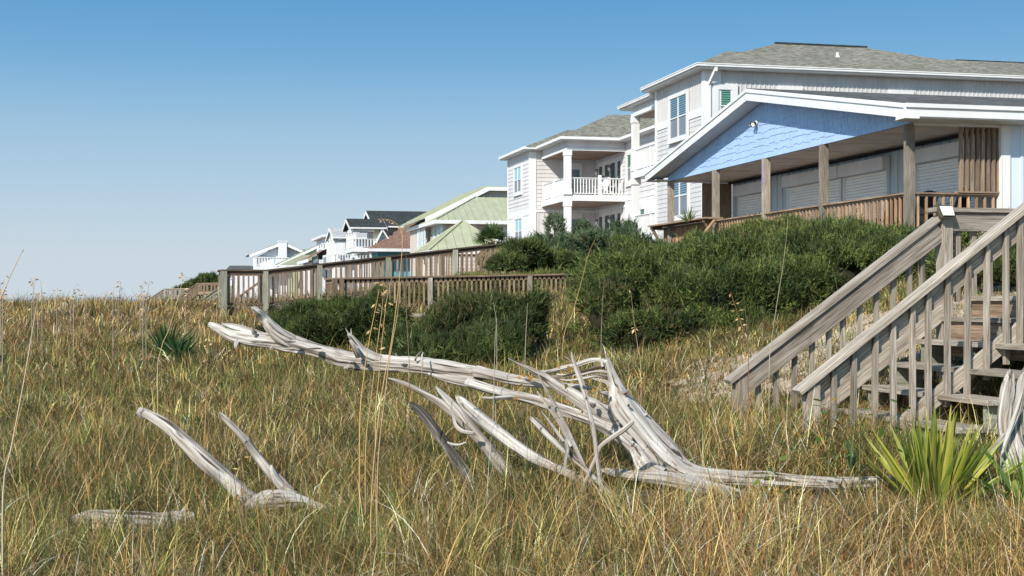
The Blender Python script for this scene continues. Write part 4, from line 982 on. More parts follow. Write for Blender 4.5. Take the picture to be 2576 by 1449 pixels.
# fishing pier on the horizon
pr = thing('fishing_pier', (-60, 900, -4), 'faint grey fishing pier on the sea horizon at the far left', 'pier')
a = UD(188, 748.6, 1100); b = UD(300, 748.6, 1050)
part('deck', MB().bar(a, b, 4, 1.0), M['grill'], pr); mb = MB()
for i in range(26):
    p = a.lerp(b, i/25); mb.box(p.x-.25, p.x+.25, p.y-.25, p.y+.25, -5, p.z)
part('piles', mb, M['grill'], pr)
# ================================================================== boardwalks
def deck_boards(mb, a, b, w, th=.04, sp=.145):
    """cross boards between a and b (points on the near edge), w = width in +Y"""
    a, b = Vector(a), Vector(b); n = int((b-a).length/sp)
    for i in range(n):
        p = a.lerp(b, (i+.5)/n); mb.box(p.x-sp*.47, p.x+sp*.47, p.y-.03, p.y+w+.03, p.z-th, p.z)
W_ = thing('boardwalk', (4, 37.5, 1.2), 'long weathered boardwalk ramp rising to the right with railings on both sides', 'boardwalk')
YW = 37.5; RT = .95
def bp(px, y): return UY(px, y, YW)-Vector((0, 0, RT))
pL, pM, pR = bp(558, 681), bp(668, 678.5), bp(1352, 601); pL.z = pM.z
pR2 = pM.lerp(pR, 1.25)
mb = MB(); deck_boards(mb, pL, pM, 1.7); deck_boards(mb, pM, pR2, 1.7); part('deck', mb, M['wood'], W_)
mb = MB()
for dy in (-.02, 1.72):
    mb.vbar(pL+Vector((0, dy, -.17)), pM+Vector((0, dy, -.17)), .045, .24); mb.vbar(pM+Vector((.001, dy, -.17)), pR2+Vector((0, dy, -.17)), .045, .24)
mb.box(pL.x-.03, pL.x+.01, YW+.01, YW+1.69, pL.z-.29, pL.z-.045); part('rim_joist', mb, M['woodd'], W_)
o = Vector((0, -.05, 0)); q = Vector((0, 1.75, 0))
pmid = pM.lerp(pR, .999)
railing(W_, pL+o, pM+o, RT, 'woodb', cap=(.15, .04), sp=.115, bw=.04, bh=.09, bot=.06, capm='woodd')
railing(W_, pM+o, pmid+o, RT, 'woodb', cap=(.15, .04), sp=.125, bw=.04, bh=.09, bot=.06, capm='woodd')
railing(W_, pL+q, pM+q, RT, 'woodb', cap=(.15, .04), sp=.125, bw=.04, bh=.09, bot=.06, capm='woodd')
railing(W_, pM+q, pmid+q, RT, 'woodb', cap=(.15, .04), sp=.14, bw=.04, bh=.09, bot=.06, capm='woodd', limit=22)
railing(W_, pL+Vector((0, .1, 0)), pL+Vector((0, 1.6, 0)), RT, 'woodb', cap=(.15, .04), sp=.14, bw=.04, bh=.09, bot=.06, capm='woodd', limit=0)
for i, px in enumerate((562, 668, 803, 975, 1143, 1310)):
    x = UY(px, 700, YW).x; zt = pM.z+RT if x <= pM.x else pM.z+RT+(x-pM.x)/(pR.x-pM.x)*(pR.z-pM.z)
    w = .17 if i == 0 else .125
    post(W_, x, YW-.14, h1(x, YW)-.3, zt-.045, w, 'woodg'); post(W_, x, YW+1.86, h1(x, YW+1.8)-.3, zt-.045, .125, 'woodg')
# flight down to the beach behind the first panel
s0 = Vector((UY(672, 700, 40.4).x, 40.4, pM.z)); s1 = s0+Vector((-1.9, 0, -1.4)); fl = MB()
for dy in (0, 1.1):
    fl.vbar(s0+Vector((0, dy, -.1)), s1+Vector((0, dy, -.1)), .045, .24)
for i in range(7): p = s0.lerp(s1, (i+.5)/7); fl.box(p.x-.13, p.x+.13, 40.45, 41.45, p.z-.02, p.z+.02)
st = part('stair_flight', fl, M['woodb'], W_); rl = MB()
for dy in (0, 1.1): rl.vbar(s0+Vector((0, dy, .8)), s1+Vector((0, dy, .8)), .12, .045); rl.box(s1.x-.05, s1.x+.05, 40.35+dy, 40.45+dy, s1.z-.5, s1.z+.85)
for i in range(12):
    p = s0.lerp(s1, (i+.5)/12); rl.box(p.x-.02, p.x+.02, 40.38, 40.42, p.z, p.z+.78)
part('handrail', rl, M['woodb'], st)

W2_ = thing('boardwalk', (5, 34, 1.2), 'lower level boardwalk with brown railing in front of the long ramp', 'boardwalk')
YV = 34.0; a = UY(838, 699, YV); b = UY(1552, 685.5, YV); RV = .80; a.z -= RV; b.z -= RV
mb = MB(); deck_boards(mb, a, b, 1.4); part('deck', mb, M['wood'], W2_)
part('rim_joist', MB().vbar(a+Vector((0, -.02, -.15)), b+Vector((0, -.02, -.15)), .045, .2).vbar(a+Vector((0, 1.42, -.15)), b+Vector((0, 1.42, -.15)), .045, .2), M['woodb'], W2_)
railing(W2_, a+o, b+o, RV, 'woodb', cap=(.15, .04), sp=.118, bw=.042, bh=.09, bot=.04, capm='woodb')
railing(W2_, a+Vector((0, 1.45, 0)), b+Vector((0, 1.45, 0)), RV, 'woodb', cap=(.15, .04), sp=.13, bw=.04, bh=.09, bot=.04, limit=40)
railing(W2_, a+Vector((0, .05, 0)), a+Vector((0, 1.4, 0)), RV, 'woodb', cap=(.15, .04), sp=.13, bw=.04, bh=.09, bot=.04, limit=0)
for i, px in enumerate((842, 858, 1080, 1330, 1545)):
    x = UY(px, 700, YV).x; zt = a.z+RV+(x-a.x)/(b.x-a.x)*(b.z-a.z)
    post(W2_, x, YV-.13, h1(x, YV)-.3, zt-.045, .10, 'wood' if i > 1 else 'woodb')
    if i > 1: post(W2_, x, YV+1.56, h1(x, YV)-.3, zt-.045, .10, 'wood')
part('landing_board', MB().box(UY(1008, 790, 30).x, UY(1075, 790, 30).x, 29.6, 31, h1(4.5, 30)+.22, h1(4.5, 30)+.27), M['wood'], W2_)

# far beach stairs on the horizon
def far_walk(label, d, foot, head, flat, m='wood', hgt=.95):
    """flight from foot to head, then level run to flat (pixels of the top rail)"""
    f, h_, e = UD(*foot, d), UD(*head, d), UD(*flat, d); k = (h_-f); t = thing('beach_stairs', f-Vector((0, 0, hgt)), label, 'stairs', 'beach stairs along the far dune')
    for off in (0, 1.6):
        v = Vector((ST*off, CT*off, 0)); g_ = Vector((0, 0, -hgt))
        for u0, u1 in ((f, h_), (h_, e)):
            if (u1-u0).length < .3: continue
            railing(t, u0+v+g_, u1+v+g_, hgt, m, cap=(.2, .09), sp=.3, bw=.1, bh=.14, bot=.1, sub=False)
            part('stringer', MB().vbar(u0+v+g_+Vector((0, 0, -.1)), u1+v+g_+Vector((0, 0, -.1)), .08, .3), M[m], t)
        n = 3
        for i in range(n+1):
            p = h_.lerp(e, i/n)+v; post(t, p.x, p.y, p.z-hgt-2.0, p.z, .2, m)
    n = int((h_-f).length/.3); mb = MB()
    for i in range(n): p = f.lerp(h_, i/n)-Vector((0, 0, hgt)); mb.bar(p, p+Vector((ST*1.6, CT*1.6, 0)), .3, .05)
    mb.bar((h_+e)/2-Vector((0, 0, hgt)), (h_+e)/2-Vector((0, 0, hgt))+Vector((ST*1.6, CT*1.6, 0)), (e-h_).length, .08)
    part('tread', mb, M[m], t); return t
far_walk('leftmost far beach stairs with a level platform on the dune skyline', 170, Z8(1330, 545), Z8(1490, 438), Z8(1700, 438))
far_walk('tall far beach stairs rising to a high walkway below the small palm', 150, Z8(1590, 548), Z8(1780, 392), Z8(1984, 385), 'woodb')
far_walk('far beach stairs with pale handrails nearest the boardwalk corner post', 100, Z8(1810, 545), Z8(1985, 425), Z8(2060, 410), 'woodg')
far_walk('low far stairs with whitish rails just left of the boardwalk corner', 82, Z8(1918, 552), Z8(1990, 500), Z8(2060, 470), 'wood')

# ================================================================== dune steps (foreground right)
T = thing('dune_steps', (5.4, 10.4, .4), 'weathered grey wooden steps with two sloping handrails climbing the dune', 'steps')
YF, YN = 11.0, 9.71
def rail_line(p, q, Yp): return UY(*Z4(*p), Yp), UY(*Z4(*q), Yp)
fa, fb = rail_line((133, 1040), (1345, 97), YF); na, nb = rail_line((530, 1100), (1830, 48), YN)
nb = na.lerp(nb, 1.12)
def sloped(name, a, b, w, h, m, par, dz=0, dy=0, bev=.004):
    v = Vector((0, dy, dz)); return part(name, MB().bar(a+v, b+v, w, h), M[m], par, bevel=bev)
sl_ = (fb-fa).normalized()
sloped('handrail', fa, fb, .14, .04, 'wood', T); sloped('handrail', na, nb, .14, .04, 'wood', T)
u = sl_*.10
sloped('rail_board', fa+u, fb, .038, .15, 'wood', T, -.125, -.028); sloped('rail_board', na+u, nb, .038, .15, 'wood', T, -.125, .028)
def railz(a, b, x): return a.z+(b.z-a.z)*(x-a.x)/(b.x-a.x)
# stringers
sa, sb = rail_line((470, 1345), (1375, 632), YF-.04); ta, tb = rail_line((1010, 1385), (1840, 715), YN+.03)
tb = ta.lerp(tb, 1.12)
sloped('stringer', sa, sb, .04, .125, 'wood', T, 0, 0); sloped('stringer', ta, tb, .04, .125, 'wood', T, 0, 0)
for zx in (312, 413, 517, 617, 713, 795, 890, 985, 1080, 1175, 1247):
    p = UY(Z4(zx, 0)[0], 900, YF+.02); zt = railz(fa, fb, p.x)-.10; zl = max(railz(sa, sb, p.x)-.13, h1(p.x, YF)-.15)
    j = random.uniform(-.006, .006); mb = MB().bar((p.x+j, YF+.022, zl), (p.x-j, YF+.022, zt), .04, .04); part('baluster', mb, M['wood'], T, bevel=.003)
for zx in (745, 858, 980, 1085, 1195, 1285, 1395, 1510, 1620, 1730, 1810, 1930):
    p = UY(Z4(zx, 0)[0], 900, YN-.02); zt = railz(na, nb, p.x)-.028; zl = max(railz(ta, tb, p.x)-.12, h1(p.x, YN)-.15)
    if zx > 1480: zl = railz(ta, tb, p.x)-.16
    j = random.uniform(-.006, .006); mb = MB().bar((p.x+j, YN-.012, zl), (p.x-j, YN-.012, zt), .04, .04); part('baluster', mb, M['wood'], T, bevel=.003)
for zx, Yp, a, b in ((205, YF, fa, fb), (614, YN, na, nb)):
    p = UY(Z4(zx, 0)[0], 900, Yp); part('newel_post', MB().box(p.x-.05, p.x+.05, Yp-.05, Yp+.05, h1(p.x, Yp)-.3, railz(a, b, p.x)-.03), M['wood'], T, bevel=.004)
xs0, zs0 = 5.36, .69
for i in range(5):
    x0 = xs0+.245*i; z = zs0+.19*i
    for k in range(2):
        xa = x0+k*.142; part('tread', MB().box(xa, xa+.136, 9.02+random.uniform(-.01, .02), 10.93, z-.04, z+random.uniform(-.002, .003)), M['wood'], T, bevel=.004)
    for yy_ in (10.86, 10.1, 9.12): part('support_block', MB().box(x0+.03, x0+.275, yy_-.02, yy_+.02, z-.25, z-.042), M['woodg'], T)
    if i in (3, 4): part('riser', MB().box(x0+.276, x0+.30, 9.1, 10.9, z-.14, z+.145), M['woodb'], T)
# outer carriage and landing
mb = MB()
for i in range(4): mb.box(5.9+.245*i, 6.8+.245*i, 9.04, 9.08, .62+.19*i, .86+.19*i)
part('carriage', mb, M['woodg'], T)
LZ = 1.625; mb = MB()
for k in range(20): mb.box(6.585+k*.145, 6.585+k*.145+.138, 9.02, 11.05, LZ-.04, LZ)
part('landing', mb, M['wood'], T)
part('rim_board', MB().box(6.62, 9.5, 10.96, 11.0, LZ-.20, LZ-.042).box(6.62, 9.5, 9.04, 9.08, LZ-.24, LZ-.042), M['woodb'], T)
pt = UY(Z4(1375, 0)[0], 600, YF); zt = UY(*Z4(1375, 60), YF).z
part('newel_post', MB().box(pt.x-.052, pt.x+.052, YF-.052, YF+.052, .8, zt-.02), M['wood'], T, bevel=.004)
a = UY(*Z4(1300, 57), YF); b = Vector((9.5, YF, a.z))
part('top_rail', MB().box(a.x, b.x, YF-.07, YF+.07, a.z-.02, a.z+.02), M['wood'], T, bevel=.004)
part('rail_board', MB().box(pt.x+.055, b.x, YF-.045, YF-.007, a.z-.18, a.z-.025), M['wood'], T, bevel=.004)
for k in range(14):
    x = UY(Z4(1455+92*k, 0)[0], 600, YF).x; part('baluster', MB().bar((x, YF+.015, LZ-.05), (x, YF+.015, a.z-.03), .04, .04), M['wood'], T, bevel=.003)
q = UY(*Z4(1381, 66), YF-.08)
sl_t = thing('solar_light', (q.x, q.y, q.z-.05), 'small dark solar lamp with pale glass on top of the stair post', 'lamp')
part('housing', MB().prism([(q.x-.065, q.y-.05, q.z-.055), (q.x+.065, q.y-.05, q.z-.055), (q.x+.075, q.y+.02, q.z+.055), (q.x-.075, q.y+.02, q.z+.055)], (0, .05, .0)), M['bronze'], sl_t, bevel=.004)
part('lamp_glass', MB().prism([(q.x-.052, q.y-.054, q.z-.038), (q.x+.052, q.y-.054, q.z-.038), (q.x+.058, q.y-.004, q.z+.04), (q.x-.058, q.y-.004, q.z+.04)], (0, -.006, .004)), M['lens'], sl_t)

# ================================================================== driftwood
def catmull(P, step):
    out = []; n = len(P)
    for i in range(n-1):
        p0, p1, p2, p3 = P[max(i-1, 0)], P[i], P[i+1], P[min(i+2, n-1)]
        k = max(2, int(np.linalg.norm(p2[:3]-p1[:3])/step))
        for j in range(k):
            t = j/k; out.append(.5*((2*p1)+(-p0+p2)*t+(2*p0-5*p1+4*p2-p3)*t*t+(-p0+3*p1-3*p2+p3)*t**3))
    out.append(P[-1]); return out
def limb(mb, pts, sides=20, step=.02, rough=.16, seed=0, flat=1.0, ragged=.0):
    """pts: (px, py, depth, half-thickness in px)"""
    P = [np.array([*UD(x, y, d), r*d/FP]) for x, y, d, r in pts]; C_ = catmull(P, step); n = len(C_); s = 0; o = len(mb.v)
    up = Vector((.1, -1, .2)).normalized(); vs = []; gs = []
    for i, c in enumerate(C_):
        p = Vector(c[:3]); d = Vector(C_[min(i+1, n-1)][:3])-Vector(C_[max(i-1, 0)][:3])
        if d.length < 1e-6: d = Vector((1, 0, 0))
        d.normalize(); a = (up-d*up.dot(d)); a.normalize(); b = d.cross(a); up = a; r = max(c[3], .0015)
        if i: s += (p-Vector(C_[i-1][:3])).length
        for j in range(sides):
            t = 2*math.pi*j/sides; ca, sa_ = math.cos(t), math.sin(t)
            g1 = noise.noise(Vector((ca*2.4+seed*7.1, sa_*2.4+seed, s*2.2)))
            g2 = noise.noise(Vector((ca*7+seed, sa_*7, s*4.5+seed*3))); g3 = noise.noise(Vector((ca*1.1, sa_*1.1+seed, s*4)))
            g4 = abs(noise.noise(Vector((ca*13, sa_*13+seed, s*2.4))))
            rr = r*(1+rough*1.3*g1+rough*.55*g2-rough*1.2*max(0, .16-g4)*3.0+.20*g3)
            off = 0
            if ragged and (i < 4 or i > n-5): off = ragged*noise.noise(Vector((ca*3, sa_*3, seed*5)))
            vs.append(p+a*rr*ca*flat+b*rr*sa_+d*off); gs.append((r*ca+seed*3.3, r*sa_, s))
    fs = []
    for i in range(n-1):
        for j in range(sides):
            k = (j+1) % sides; fs.append((i*sides+j, i*sides+k, (i+1)*sides+k, (i+1)*sides+j))
    fs += [tuple(range(sides-1, -1, -1)), tuple(range((n-1)*sides, n*sides))]
    mb.add(vs, fs, gs)
    return mb
def limbs(name, m, par, *specs):
    for sp in specs: part(name, limb(MB(), *sp[0], **sp[1]), M[m], par)
def L5(*p): return [(*Z5(a, b), d, r*.3704) for a, b, d, r in p]
def L6(*p): return [(*Z6(a, b), d, r*.3241) for a, b, d, r in p]
def L7(*p): return [(*Z7(a, b), d, r*.3982) for a, b, d, r in p]
def wob(pts, amp=.0): return pts
Lg = thing('driftwood_log', (*UD(1750, 1200, 8.9)[:2], .3), 'huge bleached driftwood tree lying across the grass with its forked root end', 'driftwood')
mb = MB()
# main bole, tip to the split
limb(mb, L5((146, 210, 10.6, 13), (170, 218, 10.6, 20), (230, 245, 10.55, 30), (330, 290, 10.5, 42), (450, 312, 10.4, 48), (600, 325, 10.3, 55), (740, 348, 10.2, 58), (900, 392, 10.1, 44),
     (1040, 440, 10.05, 56), (1130, 455, 10, 56), (1250, 468, 9.95, 62), (1400, 478, 9.9, 56), (1600, 492, 9.8, 58), (1800, 520, 9.7, 56), (1990, 545, 9.6, 50))+
     L6((200, 300, 9.5, 46), (420, 350, 9.45, 42), (560, 372, 9.4, 38), (800, 402, 9.35, 26), (1000, 420, 9.3, 18), (1078, 432, 9.3, 5)), 40, .014, .17, 1)
part('bole', mb, M['drift'], Lg, smooth=False)
part('branch_stub', limb(MB(), L5((238, 206, 10.5, 7), (300, 222, 10.5, 18), (400, 248, 10.45, 22), (480, 268, 10.4, 22), (560, 300, 10.35, 20), (620, 320, 10.3, 14)), 22, .015, .2, 2, ragged=.03), M['drift'], Lg)
part('branch_stub', limb(MB(), L5((452, 97, 10.15, 15), (478, 122, 10.15, 24), (525, 170, 10.2, 34), (575, 235, 10.2, 44), (640, 290, 10.2, 50), (720, 330, 10.2, 44), (790, 352, 10.2, 24)), 30, .014, .22, 3, ragged=.03), M['drift'], Lg)
part('branch_stub', limb(MB(), L5((1095, 276, 9.9, 12), (1118, 300, 9.9, 18), (1160, 355, 9.9, 26), (1200, 405, 9.9, 36), (1270, 440, 9.9, 36), (1350, 452, 9.9, 18)), 24, .014, .2, 4), M['drift'], Lg)
part('branch_stub', limb(MB(), L5((1108, 318, 9.8, 10), (1128, 350, 9.8, 14), (1150, 392, 9.82, 20), (1165, 425, 9.85, 22)), 16, .014, .2, 5), M['drift'], Lg)
part('branch_stub', limb(MB(), L5((1078, 235, 9.9, 1.5), (1092, 260, 9.9, 4), (1110, 300, 9.9, 7)), 8, .014, .1, 6), M['drift'], Lg)
part('branch_stub', limb(MB(), L5((1116, 240, 9.9, 1.5), (1118, 270, 9.9, 4), (1122, 300, 9.9, 6)), 8, .014, .1, 6.5), M['drift'], Lg)
part('branch_stub', limb(MB(), L5((333, 372, 10.4, 9), (335, 345, 10.4, 14), (350, 320, 10.45, 20)), 14, .014, .2, 7), M['drift'], Lg)
part('branch_stub', limb(MB(), L5((1606, 400, 9.66, 3), (1598, 425, 9.62, 6), (1600, 480, 9.6, 6), (1598, 545, 9.62, 3)), 10, .014, .1, 8), M['drift'], Lg)
part('branch_stub', limb(MB(), L5((1590, 395, 9.72, 1.5), (1560, 430, 9.72, 5), (1552, 455, 9.74, 8)), 8, .014, .1, 8.5), M['drift'], Lg)
part('branch_stub', limb(MB(), L5((1070, 505, 9.95, 6), (1085, 508, 9.93, 12), (1110, 495, 9.93, 18)), 12, .014, .2, 9), M['drift'], Lg)
# lower strand, split from the bole and running into the root
part('split_strand', limb(MB(), L5((1640, 545, 9.7, 8), (1760, 580, 9.65, 22), (1900, 610, 9.6, 26), (2000, 620, 9.55, 26))+L6((120, 385, 9.5, 34), (280, 430, 9.42, 36), (450, 475, 9.35, 36), (650, 520, 9.25, 40), (850, 590, 9.15, 42), (1050, 655, 9.05, 46), (1230, 740, 8.97, 50), (1350, 820, 8.9, 60), (1470, 940, 8.9, 70)), 34, .014, .24, 10), M['drift'], Lg)
part('split_strand', limb(MB(), L6((222, 498, 9.3, 9), (290, 503, 9.3, 12), (380, 500, 9.3, 17), (470, 492, 9.32, 22), (580, 520, 9.3, 22), (680, 560, 9.25, 14)), 16, .014, .24, 11, ragged=.02), M['drift'], Lg)
# root body
part('root_body', limb(MB(), L6((1188, 190, 9.0, 7), (1200, 225, 9.0, 20), (1228, 300, 9.0, 34), (1262, 390, 9.0, 50), (1290, 480, 8.98, 82), (1330, 570, 8.95, 112), (1400, 670, 8.92, 118), (1490, 780, 8.9, 118), (1580, 890, 8.88, 128),
     (1680, 990, 8.85, 118), (1800, 1065, 8.82, 88), (1950, 1100, 8.8, 70), (2150, 1115, 8.78, 62), (2400, 1125, 8.75, 58), (2700, 1150, 8.7, 56), (3000, 1165, 8.7, 54), (3240, 1160, 8.7, 48), (3500, 1130, 8.7, 36)), 56, .014, .085, 12, flat=.8), M['drift'], Lg)
part('root_body', limb(MB(), L6((1120, 1050, 8.75, 10), (1250, 1085, 8.72, 30), (1400, 1105, 8.68, 42), (1600, 1120, 8.66, 55), (1800, 1160, 8.64, 60), (2000, 1210, 8.62, 60), (2250, 1260, 8.6, 40)), 32, .014, .15, 13), M['drift'], Lg)
part('root_body', limb(MB(), L6((1380, 850, 8.86, 30), (1440, 950, 8.82, 60), (1500, 1050, 8.78, 80), (1620, 1120, 8.74, 80)), 32, .014, .12, 14), M['drift'], Lg)
part('torn_root', limb(MB(), L6((426, 190, 9.2, 8), (500, 228, 9.2, 14), (570, 268, 9.2, 18), (640, 305, 9.18, 24), (720, 345, 9.15, 30), (800, 400, 9.12, 38), (900, 460, 9.1, 48), (1010, 530, 9.06, 58), (1130, 600, 9.02, 72), (1260, 660, 8.98, 70), (1340, 690, 8.97, 50)), 34, .014, .17, 15), M['drift'], Lg)
part('torn_root', limb(MB(), L6((1195, 225, 9.0, 20), (1130, 205, 9.02, 17), (1050, 215, 9.05, 22), (960, 245, 9.1, 23), (860, 270, 9.13, 22), (760, 295, 9.15, 16), (660, 300, 9.2, 10)), 20, .014, .26, 16), M['drift'], Lg)
part('torn_root', limb(MB(), L6((1200, 262, 9.02, 16), (1130, 262, 9.04, 14), (1050, 285, 9.07, 14), (960, 308, 9.1, 14), (860, 335, 9.13, 12), (770, 335, 9.16, 10)), 16, .014, .28, 17), M['drift'], Lg)
part('torn_root', limb(MB(), L6((1208, 300, 9.02, 16), (1150, 295, 9.04, 11), (1080, 298, 9.06, 9), (1000, 320, 9.08, 9), (900, 325, 9.12, 8), (800, 318, 9.15, 5)), 12, .014, .28, 18), M['drift'], Lg)
part('torn_root', limb(MB(), L6((1225, 345, 9.02, 20), (1170, 335, 9.03, 14), (1100, 330, 9.05, 12), (1010, 350, 9.08, 12), (900, 365, 9.12, 9), (820, 355, 9.15, 5)), 12, .014, .28, 19), M['drift'], Lg)
part('torn_root', limb(MB(), L6((1240, 420, 9.0, 26), (1200, 385, 9.02, 16), (1150, 365, 9.03, 10), (1080, 350, 9.05, 6)), 12, .014, .28, 20), M['drift'], Lg)
for i, (x, y) in enumerate(((1135, 168), (1165, 183), (1205, 187), (1222, 215))): part('torn_root', limb(MB(), L6((x, y, 9.0, 1.5), (x+12, y+35, 9.0, 7), (x+25, y+90, 9.0, 12)), 8, .014, .2, 21+i), M['drift'], Lg)
for q in ((1350, 1100), (1500, 1130), (1650, 1150), (1800, 1150), (1950, 1140), (2100, 1140), (2300, 1140), (2500, 1150), (2700, 1150), (2900, 1160)):
    for dd, rr in ((8.75, .17), (8.45, .22), (8.15, .2)): v = UD(*Z6(*q), dd); LOGMASK.append((v.x, v.y, rr))
for (x, y, dd) in ((600, 1290, 8.95), (650, 1285, 8.9), (700, 1285, 8.85), (750, 1285, 8.8), (230, 1310, 8.45), (300, 1312, 8.4), (370, 1316, 8.4), (440, 1312, 8.4)):
    for k in (0, .3): v = UD(x, y, dd-k); LOGMASK.append((v.x, v.y, .2))
for (x, y) in ((5.2, 9.0), (5.6, 9.0), (6.0, 9.0), (6.5, 9.0), (5.3, 9.6), (5.8, 9.6), (5.2, 10.3), (5.7, 10.3), (5.1, 8.6), (5.6, 8.5), (6.1, 8.5)): LOGMASK.append((x, y, .38))
# knots, snapped stubs and worm-eaten hollows
def stub(x, y, d, dx, dy, r, seed, m='drift'):
    part('branch_stub', limb(MB(), [(x, y, d, r*1.7), (x+dx*.45, y+dy*.45, d-.02, r), (x+dx, y+dy, d-.03, r*.45)], 10, .012, .3, seed, ragged=.02), M[m], Lg)
for i, (x, y, dx, dy, r) in enumerate(((640, 838, -8, -13, 4), (700, 852, 6, -16, 3), (788, 880, 5, 18, 4), (835, 905, -6, 12, 4), (1000, 903, -5, -14, 2.5), (1150, 945, 9, 14, 4), (690, 868, -12, 12, 4), (905, 925, -14, 6, 5))):
    p_ = 10.35-(x-600)/500*.45; stub(x, y, p_, dx, dy, r, 70+i)
for i, (a, b, dx, dy, r) in enumerate(((1340, 470, 9, -10, 4), (1480, 640, 10, -5, 4), (1190, 470, -16, -3, 5), (1640, 860, 10, -7, 4), (1430, 930, -14, 4, 5), (1560, 1010, -9, 9, 4), (1950, 1060, 14, -8, 4), (1090, 560, -13, -9, 5))):
    x, y = Z6(a, b); stub(x, y, 8.9, dx, dy, r, 90+i)
for i, (a, b, rx_, rz_) in enumerate(((1268, 676, .013, .008), (1360, 560, .006, .010), (1500, 880, .010, .007), (1540, 925, .014, .006), (1470, 905, .009, .006), (1620, 980, .016, .006), (1395, 820, .006, .012))):
    v = UD(*Z6(a, b), 8.83); part('knot', MB().ball((v.x, v.y, v.z), 1, rx_, .02, rz_, n=10), M['driftd'], Lg)
for i, (a, b, rx_, rz_) in enumerate(((1225, 488, .018, .010), (1130, 470, .02, .007), (700, 330, .045, .006), (870, 375, .05, .006), (1480, 480, .03, .005), (1700, 520, .03, .005))):
    v = UD(*Z5(a, b), 10.2-.3*(a-600)/1000-.135); part('knot', MB().ball((v.x, v.y, v.z), 1, rx_, .03, rz_, n=10), M['driftd'], Lg)
# separate pieces
def bury(pts):
    """carry the low end on until it is well under the sand"""
    (x0, y0, d0, r0), (x1, y1, d1, r1) = pts[-2], pts[-1]; out = list(pts); n = 0
    dx, dy = x1-x0, y1-y0; l = math.hypot(dx, dy); dx, dy = dx/l*22, dy/l*22; x, y, d, r = x1, y1, d1, r1
    while n < 9:
        p = UD(x, y, d)
        if p.z < h1(p.x, p.y)-.06: break
        dy = max(dy, 10); x += dx; y += dy; d -= .012; r = min(r*1.03, r1*1.25); out.append((x, y, d, r)); n += 1
    return out
def piece(name, label, m, parts_, cat='driftwood', group=None):
    p = parts_[0][-1]; q = UD(p[0], p[1], p[2]); t = thing(name, (q.x, q.y, h1(q.x, q.y)), label, cat, group)
    for i, (nm, kw, *pts) in enumerate([(a[0], a[1], *a[2:]) for a in parts_]):
        mb = MB(); kw = dict(kw); mm = kw.pop('m', m); nob = kw.pop('nob', 0)
        if nm in ('limb', 'stump', 'stick', 'root_flare') and len(pts) > 2 and not nob: pts = bury(pts)
        limb(mb, pts, **kw); part(nm, mb, M[mm], t)
    return t
piece('driftwood_branch', 'smooth pale driftwood limb rising out of the grass, leftmost of all', 'drift',
      [('limb', dict(sides=26, seed=31, rough=.07), (352, 1033, 9.65, 9), (372, 1042, 9.63, 12), (420, 1072, 9.55, 15), (470, 1115, 9.45, 19), (520, 1162, 9.35, 21), (570, 1208, 9.35, 22), (620, 1252, 9.20, 24), (680, 1290, 9.05, 24), (740, 1315, 8.95, 18)),
       ('knot', dict(sides=12, seed=32), (362, 1052, 9.62, 4), (350, 1040, 9.62, 8), (360, 1030, 9.63, 9)),
       ('root_flare', dict(sides=26, seed=33, rough=.2), (600, 1290, 9.05, 10), (650, 1272, 9.00, 26), (700, 1262, 8.95, 26), (765, 1262, 8.95, 12))])
piece('driftwood_branch', 'thin dark-streaked driftwood stick slanting beside the smooth limb', 'driftg',
      [('limb', dict(sides=18, seed=34, rough=.16, m='drift', nob=1), (551, 1038, 9.45, 3), (563, 1050, 9.45, 7), (590, 1078, 9.40, 8), (622, 1112, 9.35, 9)),
       ('limb', dict(sides=18, seed=35, rough=.16, m='driftg'), (618, 1107, 9.35, 9), (650, 1150, 9.40, 11), (680, 1188, 9.35, 13), (710, 1220, 9.30, 14), (740, 1250, 9.25, 13)),
       ('splinter', dict(sides=12, seed=36, m='drift'), (683, 1170, 9.30, 3), (690, 1195, 9.28, 8), (712, 1225, 9.25, 10), (760, 1250, 9.20, 6))])
piece('driftwood_branch', 'low pale driftwood almost buried in grass at the lower left', 'drift',
      [('limb', dict(sides=28, seed=37, rough=.2, nob=1), (185, 1305, 8.62, 10), (225, 1306, 8.60, 22), (290, 1314, 8.58, 28), (350, 1312, 8.57, 26), (410, 1316, 8.56, 25), (455, 1306, 8.55, 20), (490, 1296, 8.55, 7)),
       ('branch', dict(sides=12, seed=37.5, rough=.2, nob=1), (440, 1310, 8.56, 10), (462, 1290, 8.56, 8), (468, 1272, 8.56, 3))])
piece('driftwood_branch', 'long slender pale branch pointing up left under the big log', 'drift',
      [('limb', dict(sides=20, seed=38, rough=.15), *L5((1368, 580, 9.5, 9), (1430, 598, 9.5, 14), (1500, 625, 9.48, 17), (1600, 672, 9.45, 20), (1700, 725, 9.4, 26), (1790, 790, 9.35, 34), (1870, 850, 9.25, 40), (1930, 920, 9.2, 40))),
       ('branch', dict(sides=16, seed=39, rough=.22), *L5((1690, 632, 9.35, 5), (1725, 672, 9.33, 16), (1790, 740, 9.3, 24), (1860, 820, 9.25, 28), (1910, 890, 9.2, 24))),
       ('root_tangle', dict(sides=14, seed=40, rough=.2), *L5((1810, 800, 9.1, 6), (1815, 850, 9.1, 10), (1830, 900, 9.08, 12), (1880, 940, 9.05, 14), (1960, 950, 9.05, 12))),
       ('root_tangle', dict(sides=14, seed=41, rough=.2), *L5((1770, 1010, 9.0, 5), (1800, 1025, 9.0, 9), (1850, 1030, 9.0, 8), (1900, 1010, 9.0, 4)))])
